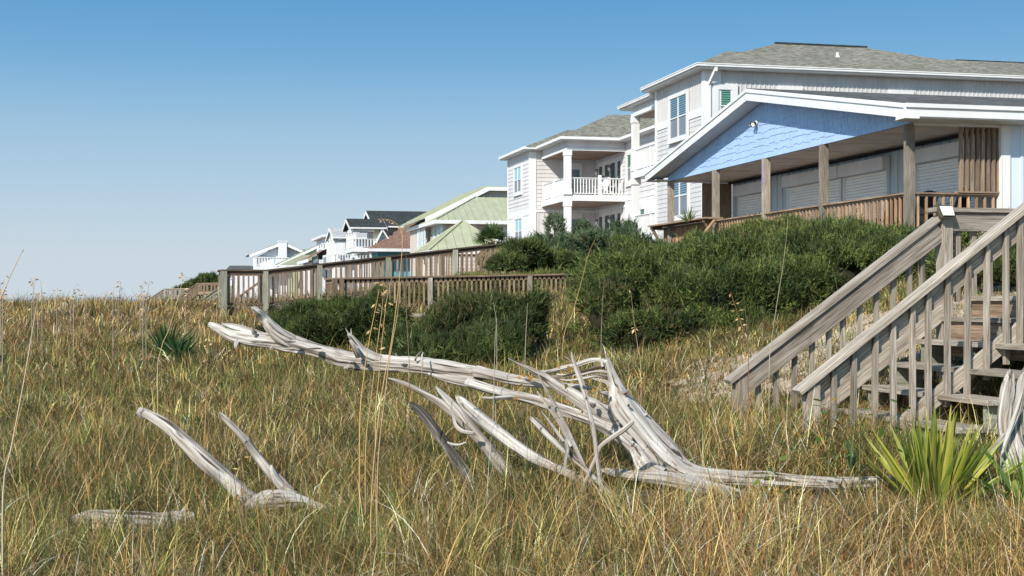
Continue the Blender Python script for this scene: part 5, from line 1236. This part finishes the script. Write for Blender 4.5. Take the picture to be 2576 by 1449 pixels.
piece('driftwood_branch', 'thick smooth pale driftwood limb with blunt broken top left of the dead sticks', 'drift',
      [('limb', dict(sides=28, seed=42, rough=.08, ragged=.03), *L6((34, 488, 9.15, 14), (60, 520, 9.14, 30), (110, 570, 9.1, 46), (190, 640, 9.05, 52), (290, 725, 9.0, 52), (390, 805, 8.93, 50), (490, 880, 8.87, 50), (600, 950, 8.8, 46), (720, 1010, 8.72, 42), (860, 1070, 8.6, 34)))])
piece('driftwood_stump', 'small dark charred stump poking out of the grass below the log', 'driftd',
      [('stump', dict(sides=22, seed=43, rough=.2, ragged=.02), *L5((1522, 742, 9.35, 8), (1545, 765, 9.35, 24), (1590, 800, 9.3, 30), (1640, 860, 9.25, 34), (1690, 930, 9.2, 34)))])
piece('dead_stick', 'upright grey dead stick crossing in front of the torn root', 'driftg',
      [('stick', dict(sides=14, seed=44, rough=.2), *L6((916, 143, 8.6, 6), (930, 200, 8.6, 10), (955, 280, 8.6, 17), (990, 370, 8.58, 19), (1025, 480, 8.56, 18), (1050, 590, 8.54, 17), (1075, 700, 8.52, 19), (1098, 820, 8.5, 16), (1115, 960, 8.45, 16))),
       ('twig', dict(sides=8, seed=45), *L6((858, 178, 8.62, 3), (890, 200, 8.6, 6), (930, 232, 8.6, 8)))])
piece('dead_stick', 'split grey dead stick leaning left of the upright one', 'driftg',
      [('stick', dict(sides=14, seed=46, rough=.22), *L6((655, 312, 8.75, 5), (690, 380, 8.74, 10), (740, 470, 8.7, 14), (800, 580, 8.66, 18), (850, 680, 8.62, 18), (900, 780, 8.6, 18), (940, 870, 8.55, 18))),
       ('splinter', dict(sides=14, seed=47, rough=.25, m='drift'), *L6((650, 448, 8.72, 4), (700, 520, 8.7, 12), (760, 600, 8.66, 16), (830, 700, 8.62, 18), (880, 800, 8.6, 18), (930, 880, 8.56, 22))),
       ('splinter', dict(sides=12, seed=48, rough=.25), *L6((680, 600, 8.74, 4), (740, 680, 8.7, 10), (800, 760, 8.66, 12), (860, 840, 8.6, 12)))])
piece('driftwood_branch', 'short pale driftwood spur with ragged dark tip beneath the split log', 'drift',
      [('limb', dict(sides=20, seed=49, rough=.2, ragged=.03), *L6((602, 662, 8.7, 9), (640, 690, 8.68, 26), (700, 750, 8.66, 26), (770, 820, 8.62, 26), (850, 890, 8.58, 28), (930, 960, 8.52, 26), (990, 1020, 8.48, 20))),
       ('splinter', dict(sides=12, seed=50, rough=.25, m='driftg'), *L6((870, 830, 8.5, 8), (885, 900, 8.48, 14), (870, 980, 8.46, 12), (865, 1060, 8.44, 8)))])
piece('dead_stick', 'round grey stick end pointing up right in front of the root', 'driftg',
      [('stick', dict(sides=16, seed=51, rough=.1), *L6((1397, 682, 8.45, 15), (1340, 735, 8.45, 19), (1270, 785, 8.46, 20), (1200, 830, 8.47, 17), (1140, 880, 8.48, 14), (1110, 950, 8.46, 12)))])
piece('driftwood_stump', 'tall jagged bleached stump at the right edge beside the yucca', 'drift',
      [('stump', dict(sides=28, seed=52, rough=.24, ragged=.05), *L7((1662, 165, 8.6, 14), (1662, 200, 8.6, 30), (1650, 290, 8.58, 44), (1635, 400, 8.55, 44), (1625, 500, 8.52, 40), (1640, 620, 8.5, 40), (1660, 760, 8.45, 50))),
       ('stump', dict(sides=24, seed=53, rough=.26, ragged=.05), *L7((1752, 150, 8.65, 12), (1740, 220, 8.65, 34), (1720, 320, 8.6, 40), (1700, 430, 8.56, 40), (1690, 560, 8.52, 44), (1720, 700, 8.45, 60), (1780, 830, 8.4, 70))),
       ('splinter', dict(sides=14, seed=54, rough=.2), *L7((1745, 290, 8.45, 5), (1715, 380, 8.45, 14), (1680, 480, 8.44, 16), (1640, 590, 8.42, 14), (1612, 700, 8.4, 8))),
       ('root', dict(sides=16, seed=55, rough=.2), *L7((1490, 755, 8.4, 6), (1500, 690, 8.4, 14), (1545, 650, 8.42, 14), (1590, 610, 8.44, 16), (1630, 560, 8.46, 20)))])
# ================================================================== plants
def vnoise(P, s, seed):
    return (np.sin(P[:, 0]*s+seed+1.3*np.sin(P[:, 1]*s*.7))+np.sin(P[:, 1]*s*1.1+seed*2+1.1*np.sin(P[:, 2]*s*.9))+np.sin(P[:, 2]*s*1.3+seed*3+1.2*np.sin(P[:, 0]*s*.8)))/3
def spikes(c, d, ln, wd, col):
    """thin triangles from c along d"""
    n = len(c); r = RNG.normal(0, 1, (n, 3)); w = np.cross(d, r); w /= np.linalg.norm(w, axis=1)[:, None]+1e-9
    w *= (wd*.5)[:, None]; V = np.stack([c-w, c+w, c+d*ln[:, None]+w*.15], 1).reshape(-1, 3)
    return V, np.arange(3*n).reshape(-1, 3), np.repeat(col, 3, 0)
def shrub(name, label, lobes, n, ln=.10, wd=.016, cols=None, group=None, per=6, upb=.45, cat='shrub', lump=.22, stem=None):
    cols = cols or ((.022, .036, .011), (.062, .09, .024), (.165, .20, .052))
    c0 = Vector(lobes[0][:3]); bx = float(np.mean([l[0] for l in lobes])); by = float(np.mean([l[1] for l in lobes]))
    t = thing(name, (bx, by, h1(bx, by)), label, cat, group)
    cores = []
    A_ = np.array([l[3]*l[4]+l[3]*l[5]+l[4]*l[5] for l in lobes]); pr = A_/A_.sum(); core = MB(); C_, D_ = [], []
    for (x, y, z, rx, ry, rz), f in zip(lobes, pr):
        k = int(n*f); u = RNG.normal(0, 1, (k, 3)); u /= np.linalg.norm(u, axis=1)[:, None]; u[:, 2] = np.where(u[:, 2] < -.35, -u[:, 2], u[:, 2])
        # bias towards the side one can see plus the top
        q0 = u*np.array([rx, ry, rz])+np.array([x, y, z]); sc_ = ln/.09
        nz = 1+(.15*vnoise(q0, 3.4, 1)+.24*vnoise(q0, 6.0/sc_, 4)+.12*vnoise(q0, 13/sc_, 6))*sc_**.6/rx*lump/.22*.9
        rad = nz*(1-np.abs(RNG.normal(0, .07, k))); P = u*np.array([rx, ry, rz])*rad[:, None]+np.array([x, y, z])
        C_.append(P); nn_ = u/np.array([rx, ry, rz]); nn_ /= np.linalg.norm(nn_, axis=1)[:, None]; D_.append(nn_)
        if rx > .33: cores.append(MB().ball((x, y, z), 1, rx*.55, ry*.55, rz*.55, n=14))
    P = np.concatenate(C_); Dn = np.concatenate(D_)
    ins = np.zeros(len(P), bool)
    for (x, y, z, rx, ry, rz) in lobes: ins |= (((P-np.array([x, y, z]))/np.array([rx, ry, rz]))**2).sum(1) < .55
    P, Dn = P[~ins], Dn[~ins]; n = len(P)
    # clumps: spray tips share a direction and a colour
    tipc = .5+.5*vnoise(P, 7.5, 2); k = np.clip(tipc*.85+RNG.normal(.10, .24, n), 0, 1)[:, None]; c_ = [np.array(c) for c in cols]
    col = np.where(k < .5, c_[0]+(c_[1]-c_[0])*k*2, c_[1]+(c_[2]-c_[1])*(k-.5)*2)
    br = (RNG.random(n) < np.where(vnoise(P, 3.1, 9) > .42, .22, .015))[:, None]; col = np.where(br, np.array([.13, .10, .045]), col)
    base = Dn*.8+RNG.normal(0, .38, (n, 3)); base[:, 2] += upb; base /= np.linalg.norm(base, axis=1)[:, None]
    Pb = np.repeat(P, per, 0); L_ = ln*RNG.uniform(.55, 1.35, n*per)
    lead = ln*np.where(RNG.random(n) < .05, min(3.2, .28/ln), 1.15); off = RNG.uniform(0, 1, n*per)[:, None]*np.repeat(base*lead[:, None], per, 0)
    dd = np.repeat(base, per, 0)+RNG.normal(0, .42, (n*per, 3)); dd /= np.linalg.norm(dd, axis=1)[:, None]
    cc = np.repeat(col, per, 0)*RNG.uniform(.75, 1.3, (n*per, 1))
    V, F, C2 = spikes(Pb+off-dd*ln*.3, dd, L_, wd*RNG.uniform(.7, 1.3, n*per), cc)
    npmesh('foliage', V, [F], C2, M['needle'], t); [part('stem', c, M['twig'], t, smooth=True) for c in cores]  # added dark filler balls, not stems: shade of the crown's inside in their colour
    for (x, y, z, rx, ry, rz) in lobes: BUSHMASK.append((x, y, (rx+ry)/2))
    return t
def lobe(px, py, d, rx, rz, ry=None):
    p = UD(px, py, d); return (p.x, p.y, p.z, rx, ry or rx, rz)
JU = 'juniper shrubs of the bank below the blue house'
shrub('juniper_shrub', 'dense green juniper at the left front of the bank behind the torn log root',
      [lobe(1540, 800, 18.6, .55, .50), lobe(1620, 770, 19.2, .65, .62), lobe(1560, 730, 20.5, .6, .5), lobe(1700, 800, 18.8, .62, .55), lobe(1480, 850, 18.2, .25, .25), lobe(1640, 850, 18.1, .45, .3), lobe(1620, 700, 21.5, .65, .5)], 15000, .085, .013, group=JU)
shrub('juniper_shrub', 'broad green juniper in the middle front of the bank, down to the needle litter',
      [lobe(1790, 790, 18.7, .65, .58), lobe(1880, 790, 18.7, .6, .5), lobe(1780, 715, 20.2, .7, .5), lobe(1870, 700, 20.5, .7, .55), lobe(1940, 770, 19.2, .55, .5), lobe(1740, 850, 18, .4, .28), lobe(1860, 850, 18.1, .4, .25)], 16000, .085, .013, group=JU)
shrub('juniper_shrub', 'green juniper tapering down behind the sloping handrail of the steps',
      [lobe(2010, 750, 19.4, .6, .5), lobe(2100, 715, 19.7, .6, .45), lobe(2190, 685, 20, .55, .38), lobe(2060, 680, 21, .65, .5), lobe(2160, 650, 21, .6, .4), lobe(2260, 665, 20.5, .5, .33)], 13000, .085, .013, group=JU)
shrub('juniper_shrub', 'juniper crest at the upper left of the bank under the counter shelf',
      [lobe(1620, 708, 24.5, .6, .3), lobe(1700, 688, 25, .6, .34), lobe(1800, 650, 25.5, .6, .36), lobe(1700, 705, 23, .8, .42), lobe(1820, 680, 23.5, .8, .42)], 12000, .10, .016, group=JU,
      cols=((.024, .038, .012), (.072, .098, .026), (.18, .21, .055)))
shrub('juniper_shrub', 'lightest juniper on top of the bank covering the porch railing',
      [lobe(1870, 622, 26, .65, .36), lobe(1960, 618, 26, .65, .36), lobe(1920, 655, 24, .9, .45), lobe(2030, 655, 24, .8, .42), lobe(1990, 635, 25, .7, .36)], 12000, .10, .016, group=JU,
      cols=((.028, .042, .012), (.088, .11, .028), (.205, .225, .06)))
shrub('juniper_shrub', 'juniper at the top right of the bank beside the near porch post',
      [lobe(2060, 618, 25.5, .6, .32), lobe(2150, 620, 25, .65, .32), lobe(2235, 632, 24.5, .55, .30), lobe(2120, 655, 23, .8, .36), lobe(2220, 660, 22.5, .6, .3), lobe(2300, 670, 21.5, .4, .28)], 11000, .10, .016, group=JU)
CE = 'dark cedars in front of the lavender house'
CB = ((.03, .052, .025), (.08, .12, .058), (.16, .21, .115))
def spire(px, ytop, ybot, d, r):   # pointed cedar made of stacked shrinking lobes
    out = []; n = 4
    for i in range(n):
        f = i/(n-1); y = ybot+(ytop-ybot)*(.14+.66*f); out.append(lobe(px+RNG.normal(0, 4), y, d, r*(1-.72*f), (ybot-ytop)*d/FP*.22))
    return out
shrub('cedar_tree', 'dark blue green cedar left in front of the lavender house, with pointed tips', spire(1400, 572, 695, 44, 1.0)+spire(1452, 566, 695, 45, 1.0)+spire(1362, 590, 690, 43, .7)+spire(1425, 600, 700, 42.5, .9), 15000, .15, .026, CB, CE, cat='cedar', upb=.9)
shrub('cedar_tree', 'middle dark cedar standing below the white balcony column', spire(1505, 564, 695, 44, 1.0)+spire(1548, 574, 695, 44, 1.0)+spire(1480, 592, 700, 43, .9), 13000, .15, .026, CB, CE, cat='cedar', upb=.9)
shrub('cedar_tree', 'rightmost dark cedar reaching the corner of the counter shelf', spire(1598, 572, 690, 43, 1.0)+spire(1640, 604, 685, 42, .7)+spire(1572, 600, 700, 42, .9), 11000, .15, .026, CB, CE, cat='cedar', upb=.9)
shrub('juniper_shrub', 'low spreading juniper in front of the cedars where the two railings meet',
      [lobe(1275, 672, 37, .45, .22), lobe(1330, 652, 37.5, .5, .42), lobe(1385, 668, 38, .6, .28), lobe(1470, 682, 38.5, .8, .16), lobe(1570, 684, 38, .7, .16)], 7000, .13, .022, ((.03, .05, .016), (.07, .10, .028), (.13, .17, .05)))
shrub('juniper_shrub', 'dark juniper thicket left of centre below the boardwalk and behind the log tip',
      [lobe(700, 838, 23.5, .2, .1), lobe(960, 752, 24, .22, .14), lobe(890, 765, 24.5, .2, .12), lobe(735, 828, 24, .32, .14), lobe(790, 816, 24, .45, .24), lobe(870, 810, 24, .6, .30), lobe(945, 800, 23.5, .42, .38), lobe(920, 845, 22.5, .5, .32), lobe(840, 850, 22.5, .55, .25)], 12000, .10, .016,
      ((.024, .036, .012), (.055, .08, .02), (.11, .14, .035)))
shrub('juniper_shrub', 'dark needle shrub below the lower boardwalk, left part with grassy tips',
      [lobe(1160, 815, 20, .16, .12), lobe(1050, 880, 19.5, .38, .24), lobe(1120, 862, 19.8, .5, .28), lobe(1080, 900, 18.8, .45, .22), lobe(1010, 892, 18.8, .26, .18)], 8000, .13, .014, ((.02, .033, .012), (.055, .08, .024), (.12, .15, .045)), upb=1.0)
shrub('juniper_shrub', 'dark needle shrub below the lower boardwalk, nearest the bare slope',
      [lobe(1330, 775, 20, .18, .14), lobe(1255, 790, 20, .17, .12), lobe(1205, 852, 19.9, .5, .30), lobe(1290, 832, 20, .45, .36), lobe(1335, 855, 19.5, .26, .26), lobe(1240, 892, 18.9, .5, .24), lobe(1310, 895, 18.9, .32, .2)], 9000, .13, .014, ((.02, .033, .012), (.055, .08, .024), (.12, .15, .045)), upb=1.0)
shrub('dune_shrub', 'green growth between the two boardwalk railings', [lobe(1180, 740, 36.2, .9, .3, .35), lobe(1300, 735, 36.4, .9, .35, .35), lobe(1420, 735, 36.6, 1.0, .4, .35), lobe(1040, 755, 36, .6, .2, .3)], 5000, .14, .022, ((.05, .07, .02), (.12, .15, .035), (.24, .24, .07)), upb=.9)
shrub('dune_shrub', 'scrubby bushes behind the upper rail of the steps at the right edge', [lobe(2420, 640, 17.5, .3, .3), lobe(2500, 650, 17.5, .35, .28), lobe(2570, 640, 17.5, .4, .35), lobe(2460, 690, 17, .5, .2), lobe(2570, 700, 17, .5, .2)], 5500, .09, .016, upb=.8)
shrub('dune_shrub', 'dark shrubs far away beneath the small distant palm', [lobe(500, 732, 200, 2.6, 1.3), lobe(530, 722, 200, 2.2, 1.6), lobe(480, 738, 200, 2, .8)], 2500, .5, .12, upb=.6)
shrub('dune_shrub', 'dark foliage hugging the porch steps of the blue house', [lobe(1650, 660, 40, .4, .25), lobe(1700, 655, 39, .4, .2)], 1500, .13, .022, upb=.8)

# sword-leaved rosettes
def rosette(name, label, p, n, ln, wd, cols, elev=(10, 88), az=None, cat='yucca', segs=6, droop=.15, group=None, fold=.35, off=.03):
    t = thing(name, p, label, cat, group); Vs, Fs, Cs = [], [], []; o_ = 0
    for i in range(n):
        a = random.uniform(0, 2*math.pi) if az is None else random.uniform(*az)
        f = (i+.5)/n; e = R(elev[0]+(elev[1]-elev[0])*f**.8+random.uniform(-6, 6)); l = ln*random.uniform(.75, 1.1)
        hd = Vector((math.cos(a), math.sin(a), 0)); w_ = wd*random.uniform(.8, 1.15); sd = Vector((-hd.y, hd.x, 0)); c = np.array(cols[min(int(random.random()**(1.0)*len(cols)), len(cols)-1)])*random.uniform(.8, 1.2)
        tw = random.uniform(-.9, .9); pos = Vector(p)+hd*off*random.uniform(.3, 1.2); L_ = l/segs
        for k in range(segs+1):
            u = k/segs; ee = e-droop*u*u*random.uniform(.9, 1.1); d = hd*math.cos(ee)+Vector((0, 0, math.sin(ee))); nrm = sd.cross(d)
            s2 = (sd*math.cos(tw)+nrm*math.sin(tw)); n2 = s2.cross(d)
            ww = w_*(.55+1.0*u/.35 if u < .35 else 1.55*(1-((u-.35)/.65)**1.7))/1.55*.5; ww = max(ww, .001)
            Vs += [pos-s2*ww-n2*ww*fold, pos, pos+s2*ww-n2*ww*fold]; Cs += [c*1.2, c, c*1.2]; pos = pos+d*L_
        for k in range(segs):
            b = o_+3*k; Fs += [(b, b+1, b+4, b+3), (b+1, b+2, b+5, b+4)]
        o_ += 3*(segs+1)
    npmesh('leaves', np.array([v[:] for v in Vs]), [np.array(Fs)], np.array(Cs), M['yucca'], t); return t
def gpt(px, py, d, up=0): p = UD(px, py, d); return (p.x, p.y, min(p.z, h1(p.x, p.y)+.12) if d > 12 else p.z)
YG = [(.29, .31, .045), (.23, .26, .04), (.15, .20, .035), (.36, .35, .07), (.10, .14, .03)]
yv = gpt(2345, 1300, 8.2); BUSHMASK.append((yv[0], yv[1], .30)); BUSHMASK.append((yv[0]-.15, yv[1]-.3, .22))
rosette('yucca', 'big yellow green yucca with stiff sword leaves in front of the steps', yv, 120, .60, .046, YG, (26, 96), droop=.03, off=.09)
rosette('yucca', 'second yucca cut off by the right edge of the picture', gpt(2590, 1290, 7.9), 34, .46, .036, [(.10, .18, .04), (.16, .25, .05), (.25, .32, .06)], (10, 85), droop=.1)
rosette('yucca', 'dark green yucca standing alone in the grass at the left', gpt(418, 900, 23.5), 64, .66, .045, [(.035, .07, .025), (.05, .095, .03), (.09, .14, .04)], (8, 88), droop=.1)
rosette('yucca', 'small spreading dark yucca close behind the driftwood tip', gpt(452, 905, 23.0), 40, .50, .04, [(.035, .07, .025), (.05, .095, .03), (.09, .14, .04)], (5, 70), droop=.1)
rosette('yucca', 'narrow blue green yucca half hidden behind the big one', gpt(2150, 1200, 8.9), 8, .28, .024, [(.08, .14, .06), (.06, .11, .05), (.12, .17, .06)], (20, 88), droop=.1)
# fan palms
def palm(name, label, p, crown_r, trunk_h, n, dead=0, col=((.05, .09, .025), (.10, .15, .05), (.15, .20, .07)), spine=14):
    t = thing(name, p, label, 'palm'); c = Vector(p)+Vector((0, 0, trunk_h))
    mb = MB().cyl(p, c, .14 if crown_r < 1 else .35, .11 if crown_r < 1 else .3, n=12); part('trunk', mb, M['woodb'], t)
    def fans(n, elo, ehi, cols, ln):
        V, F, C_ = [], [], []
        for i in range(n):
            a = random.uniform(0, 6.283); e = R(random.uniform(elo, ehi)); hd = Vector((math.cos(a), math.sin(a), 0)); d = hd*math.cos(e)+Vector((0, 0, math.sin(e)))
            h_ = c+d*ln*.35; sd = Vector((-hd.y, hd.x, 0)); col_ = np.array(random.choice(cols)); b = len(V)
            V += [c-sd*.01, c+sd*.01, h_]; F.append((b, b+1, b+2)); C_ += [col_]*3
            for k in range(spine):
                ph = (k/(spine-1)-.5)*2.9; dd = (d*math.cos(ph)+sd*math.sin(ph)); dd.z -= .25*abs(math.sin(ph)); l = ln*.68*(1-.25*abs(ph)/1.5)
                nr = d.cross(sd)*ln*.022; s2 = dd.cross(nr).normalized()*ln*.025; b = len(V)
                tip = h_+dd*l+Vector((0, 0, -.10*ln)); V += [h_-s2, h_+s2, h_+dd*l*.6+s2*1.0, h_+dd*l*.6-s2*1.0, tip]; F += [(b, b+1, b+2), (b, b+2, b+3), (b+3, b+2, b+4)]; C_ += [col_*random.uniform(.8, 1.3)]*5
        return np.array([v[:] for v in V]), np.array(F), np.array(C_)
    V, F, C_ = fans(n, -15, 85, col, crown_r); npmesh('fronds', V, [F], C_, M['needle'], t)
    if dead: V, F, C_ = fans(dead, -88, -45, ((.22, .16, .09), (.30, .23, .14), (.14, .10, .06)), crown_r*1.15); npmesh('dead_fronds', V, [F], C_, M['stalk'], t)
    return t
pp = UD(1237, 608, 52); gz_ = h1(pp.x, pp.y)
palm('fan_palm', 'young fan palm with a beard of dead fronds behind the boardwalk', (pp.x, pp.y, gz_-.2), .88, pp.z-gz_+.2, 30, 70)
pp = UD(507, 703, 300); palm('fan_palm', 'tiny distant palm tree between roofs on the skyline', (pp.x, pp.y, pp.z-4.5), 1.7, 4.5, 60, 0, spine=10)
rosette('porch_plant', 'spiky potted plant on the counter shelf of the blue house', UD(1733, 560, 42), 30, .5, .04, [(.16, .20, .06), (.10, .15, .05)], (10, 80), cat='plant')

grow_grass()

# ------------------------------------------------------------------ tall dry stalks
STC = [(.50, .33, .15), (.42, .30, .18), (.58, .42, .22)]
def stalk(label, pts, d, r=.0032, head=None, col=None, group='dry sea oat stalks standing out of the grass', name='sea_oat_stalk', hn=26, hl=.016):
    """pts px from the ground up; head = fraction of the length that carries spikelets"""
    P = [np.array([*UD(x, y, d+random.uniform(-.02, .02)), r*(1-.7*i/(len(pts)-1))]) for i, (x, y) in enumerate(pts)]; g0 = h1(P[0][0], P[0][1])
    if P[0][2] > g0 and d < 60: P.insert(0, np.array([P[0][0], P[0][1], g0-.05, r]))
    C_ = catmull(P, .05 if d < 12 else .12); t = thing(name, (P[0][0], P[0][1], g0), label, 'dry stalk', group); c = np.array(col or random.choice(STC))
    V, F = [], []
    for i, q in enumerate(C_):
        dv = Vector(C_[min(i+1, len(C_)-1)][:3])-Vector(C_[max(i-1, 0)][:3]); dv.normalize(); a = dv.orthogonal().normalized(); b = dv.cross(a)
        for j in range(5): V.append(Vector(q[:3])+(a*math.cos(j*1.2566)+b*math.sin(j*1.2566))*q[3])
        if i:
            for j in range(5): F.append((5*i-5+j, 5*i-5+(j+1) % 5, 5*i+(j+1) % 5, 5*i+j))
    V = np.array([v[:] for v in V]); k = RNG.uniform(.85, 1.15, (len(V), 1)); npmesh('stem', V, [np.array(F)], np.repeat(c[None], len(V), 0)*k, M['stalk'], t)
    if head:
        V, F, Cc = [], [], []; n0 = int(len(C_)*(1-head))
        for i in range(hn):
            q = Vector(C_[random.randint(n0, len(C_)-1)][:3]); l = hl*random.uniform(.6, 1.3)*(d/8 if d > 14 else 1); dv = Vector((random.uniform(-1, 1), random.uniform(-.6, .6), random.uniform(-.9, .25))).normalized()
            s_ = dv.cross(Vector((random.random(), random.random()-.5, .3))).normalized()*l*.38; q = q+dv*l*.6; b = len(V)
            V += [q, q+dv*l-s_, q+dv*l*2.0, q+dv*l+s_]; F.append((b, b+1, b+2, b+3)); Cc += [np.array((.55, .38, .19))*random.uniform(.6, 1.25)]*4
        npmesh('seed_head', np.array([v[:] for v in V]), [np.array(F)], np.array(Cc), M['stalk'], t)
    return t
stalk('tall pale dry cane with cut top at the far left', [(8, 1240), (30, 1120), (60, 960), (82, 830), (97, 738)], 6.3, .0042, col=(.50, .42, .30))
stalk('dry stalk leaning up right from the left picture edge', [(-30, 840), (0, 757), (28, 690), (60, 625)], 6.0, .0035, .55, hn=10, hl=.012)
stalk('tall golden stalk left of the middle log with seed head above the log', [(920, 1130), (934, 1000), (948, 880), (962, 770), (966, 712)], 8.2, .0032, .28, hn=26)
stalk('golden stalk just right of the seed-headed one', [(945, 1060), (952, 960), (962, 850), (972, 760), (985, 700)], 8.3, .0035, .2, hn=12)
stalk('longest stalk arching over high against the brown roof', [(934, 1270), (945, 1120), (962, 980), (985, 860), (1003, 720), (1012, 620), (1008, 575), (980, 553), (950, 552)], 7.2, .0034, .14, hn=14, hl=.010)
stalk('slim stalk running alongside the arching one', [(950, 1190), (968, 1000), (984, 880), (1000, 790), (1006, 730)], 7.3, .0035)
stalk('orange stalk leaning right in front of the bole of the log', [(905, 1075), (915, 950), (930, 850), (948, 760), (957, 708)], 8.0, .0035, .2, hn=14, col=(.55, .36, .12))
stalk('thin dark weed stem crossing the log at its small peg', [(1030, 1020), (1030, 930), (1026, 850), (1022, 760), (1022, 560)], 8.9, .003, .0, col=(.22, .14, .09))
stalk('seed-headed dry stalk left of the driftwood tip', [(516, 1100), (518, 1000), (521, 900), (524, 850)], 9.5, .0035, .35, hn=22, col=(.42, .24, .12))
stalk('thin stalk in the left meadow with a pale seed tuft above the skyline', [(398, 905), (425, 830), (445, 760), (457, 715), (462, 688)], 14, .004, .12, hn=12, hl=.02)
stalk('grey upright stem left of the bare slope', [(1247, 1000), (1250, 900), (1248, 800), (1240, 760)], 9.5, .003, col=(.36, .30, .24))
stalk('pair-forming grey upright stem right beside its neighbour', [(1240, 1080), (1243, 950), (1246, 850), (1250, 800)], 9.3, .003, col=(.40, .33, .26))
stalk('thin stem before the dark shrub right of centre', [(1320, 960), (1322, 870), (1325, 800), (1327, 762)], 9.6, .0028, col=(.40, .34, .26))
stalk('long thin stem bending up right across the juniper bank, tallest there', [(1935, 925), (1942, 850), (1955, 760), (1968, 680), (1978, 600), (1982, 545)], 10.2, .0028, col=(.42, .36, .27))
stalk('red brown weed with dry pods in front of the juniper bank', [(1882, 890), (1872, 840), (1860, 800), (1848, 765), (1838, 735)], 10.5, .0035, .42, hn=26, hl=.02, col=(.30, .13, .07))
stalk('tan stem in front of the juniper bank above the torn root', [(1612, 930), (1604, 870), (1594, 800), (1588, 740)], 10, .0028, .2, hn=8)
stalk('slanting straw stem over the gap between the shrubs', [(1415, 880), (1440, 790), (1465, 700), (1480, 640), (1498, 600)], 10, .0026)
stalk('short stem rising beside the torn root tip', [(1512, 890), (1514, 800), (1520, 700)], 10, .0026, col=(.3, .24, .18))
stalk('bent dry stalk in the lower right middle, thicker and darker', [(1420, 1449), (1450, 1390), (1480, 1320), (1500, 1260)], 6.6, .005, col=(.30, .22, .14))
stalk('dark dry weed in front of the left driftwood limb', [(612, 1290), (608, 1240), (606, 1180), (612, 1130)], 7.8, .004, .2, hn=6, col=(.2, .13, .08))
for i in range(20):
    x = random.choice((random.uniform(0, 560), random.uniform(0, 240))); yb = 765; hh = random.uniform(15, 62)*(1.2 if x < 240 else 1); ln = random.uniform(-6, 14)
    stalk('thin dry stalk standing against the sky on the dune crest', [(x, yb+10), (x+ln*.4, yb-hh*.5), (x+ln, yb-hh)], random.uniform(20, 33), .006, .35, hn=random.choice((9, 12, 15)), hl=.011, group='thin dry stalks along the dune crest', col=(.33, .27, .2))
# leafy vine over the dead sticks
vn = MB(); pts = L6((700, 390, 8.5, 2.2), (640, 330, 8.55, 2.2), (560, 350, 8.6, 2.2), (520, 440, 8.6, 2.2), (490, 560, 8.55, 2), (470, 640, 8.5, 2)); limb(vn, pts, 6, .03, .05, 60)
limb(vn, L6((600, 580, 8.5, 1.8), (700, 530, 8.5, 1.8), (800, 470, 8.45, 1.8), (850, 400, 8.45, 1.8), (830, 290, 8.5, 1.8), (820, 230, 8.5, 1.8)), 6, .03, .05, 61)
limb(vn, L6((880, 420, 8.45, 1.8), (920, 560, 8.4, 1.8), (960, 640, 8.4, 1.8), (1000, 600, 8.4, 1.8)), 6, .03, .05, 62)
q = UD(*Z6(700, 390), 8.5); t = thing('vine', q, 'thin orange brown vine with yellowing leaves winding over the dead sticks', 'vine'); part('stem', vn, M['woodwarm'], t)
V, F, Cc = [], [], []
for (x, y) in ((820, 265), (815, 235), (510, 345), (545, 325), (610, 370), (600, 345), (875, 410), (860, 500), (870, 530), (455, 530), (485, 505), (525, 405), (1000, 610), (985, 590), (900, 270), (930, 375), (1090, 440), (835, 215)):
    c = UD(*Z6(x, y), 8.42); r_ = random.uniform(.010, .019); a = Vector((random.uniform(-1, 1), random.uniform(-.4, .4), random.uniform(-1, .4))).normalized(); b_ = a.cross(Vector((.2, -1, .3))).normalized(); b = len(V)
    V += [c-a*r_, c-a*r_*.3+b_*r_*.75, c+a*r_*.4+b_*r_*.5, c+a*r_*1.2, c+a*r_*.4-b_*r_*.5, c-a*r_*.3-b_*r_*.75]; F.append((b, b+1, b+2, b+3, b+4, b+5)); Cc += [np.array(random.choice(((.36, .24, .04), (.14, .15, .03), (.42, .20, .04))))]*6
npmesh('leaves', np.array([v[:] for v in V]), [np.array(F)], np.array(Cc), M['yucca'], t)
# creeping leafy vine in the grass at the foot of the steps
t = thing('vine', UD(2120, 1130, 8.8), 'low green leafy creeper tangled in the dry grass at the foot of the steps', 'vine'); V, F, Cc = [], [], []
for i in range(90):
    px = random.choice((random.gauss(2130, 50), random.gauss(2050, 30), random.gauss(1930, 25), random.gauss(2230, 40))); d = random.uniform(8.3, 9.3)
    if 1890 < px < 1980: d = 7.6
    p = UD(px, HZ, d); c = Vector((p.x, p.y, h1(p.x, p.y)+random.uniform(.15, .5))); r_ = random.uniform(.018, .036)
    a = Vector((random.uniform(-1, 1), random.uniform(-1, 1), random.uniform(-.5, .6))).normalized(); b_ = a.cross(Vector((.1, .2, 1))).normalized(); b = len(V)
    V += [c-a*r_, c-a*r_*.3+b_*r_*.75, c+a*r_*.4+b_*r_*.5, c+a*r_*1.2, c+a*r_*.4-b_*r_*.5, c-a*r_*.3-b_*r_*.75]; F.append((b, b+1, b+2, b+3, b+4, b+5)); Cc += [np.array(random.choice(((.09, .17, .03), (.14, .2, .04), (.35, .22, .04))))]*6
npmesh('leaves', np.array([v[:] for v in V]), [np.array(F)], np.array(Cc), M['yucca'], t)
print('objects', len(bpy.data.objects))
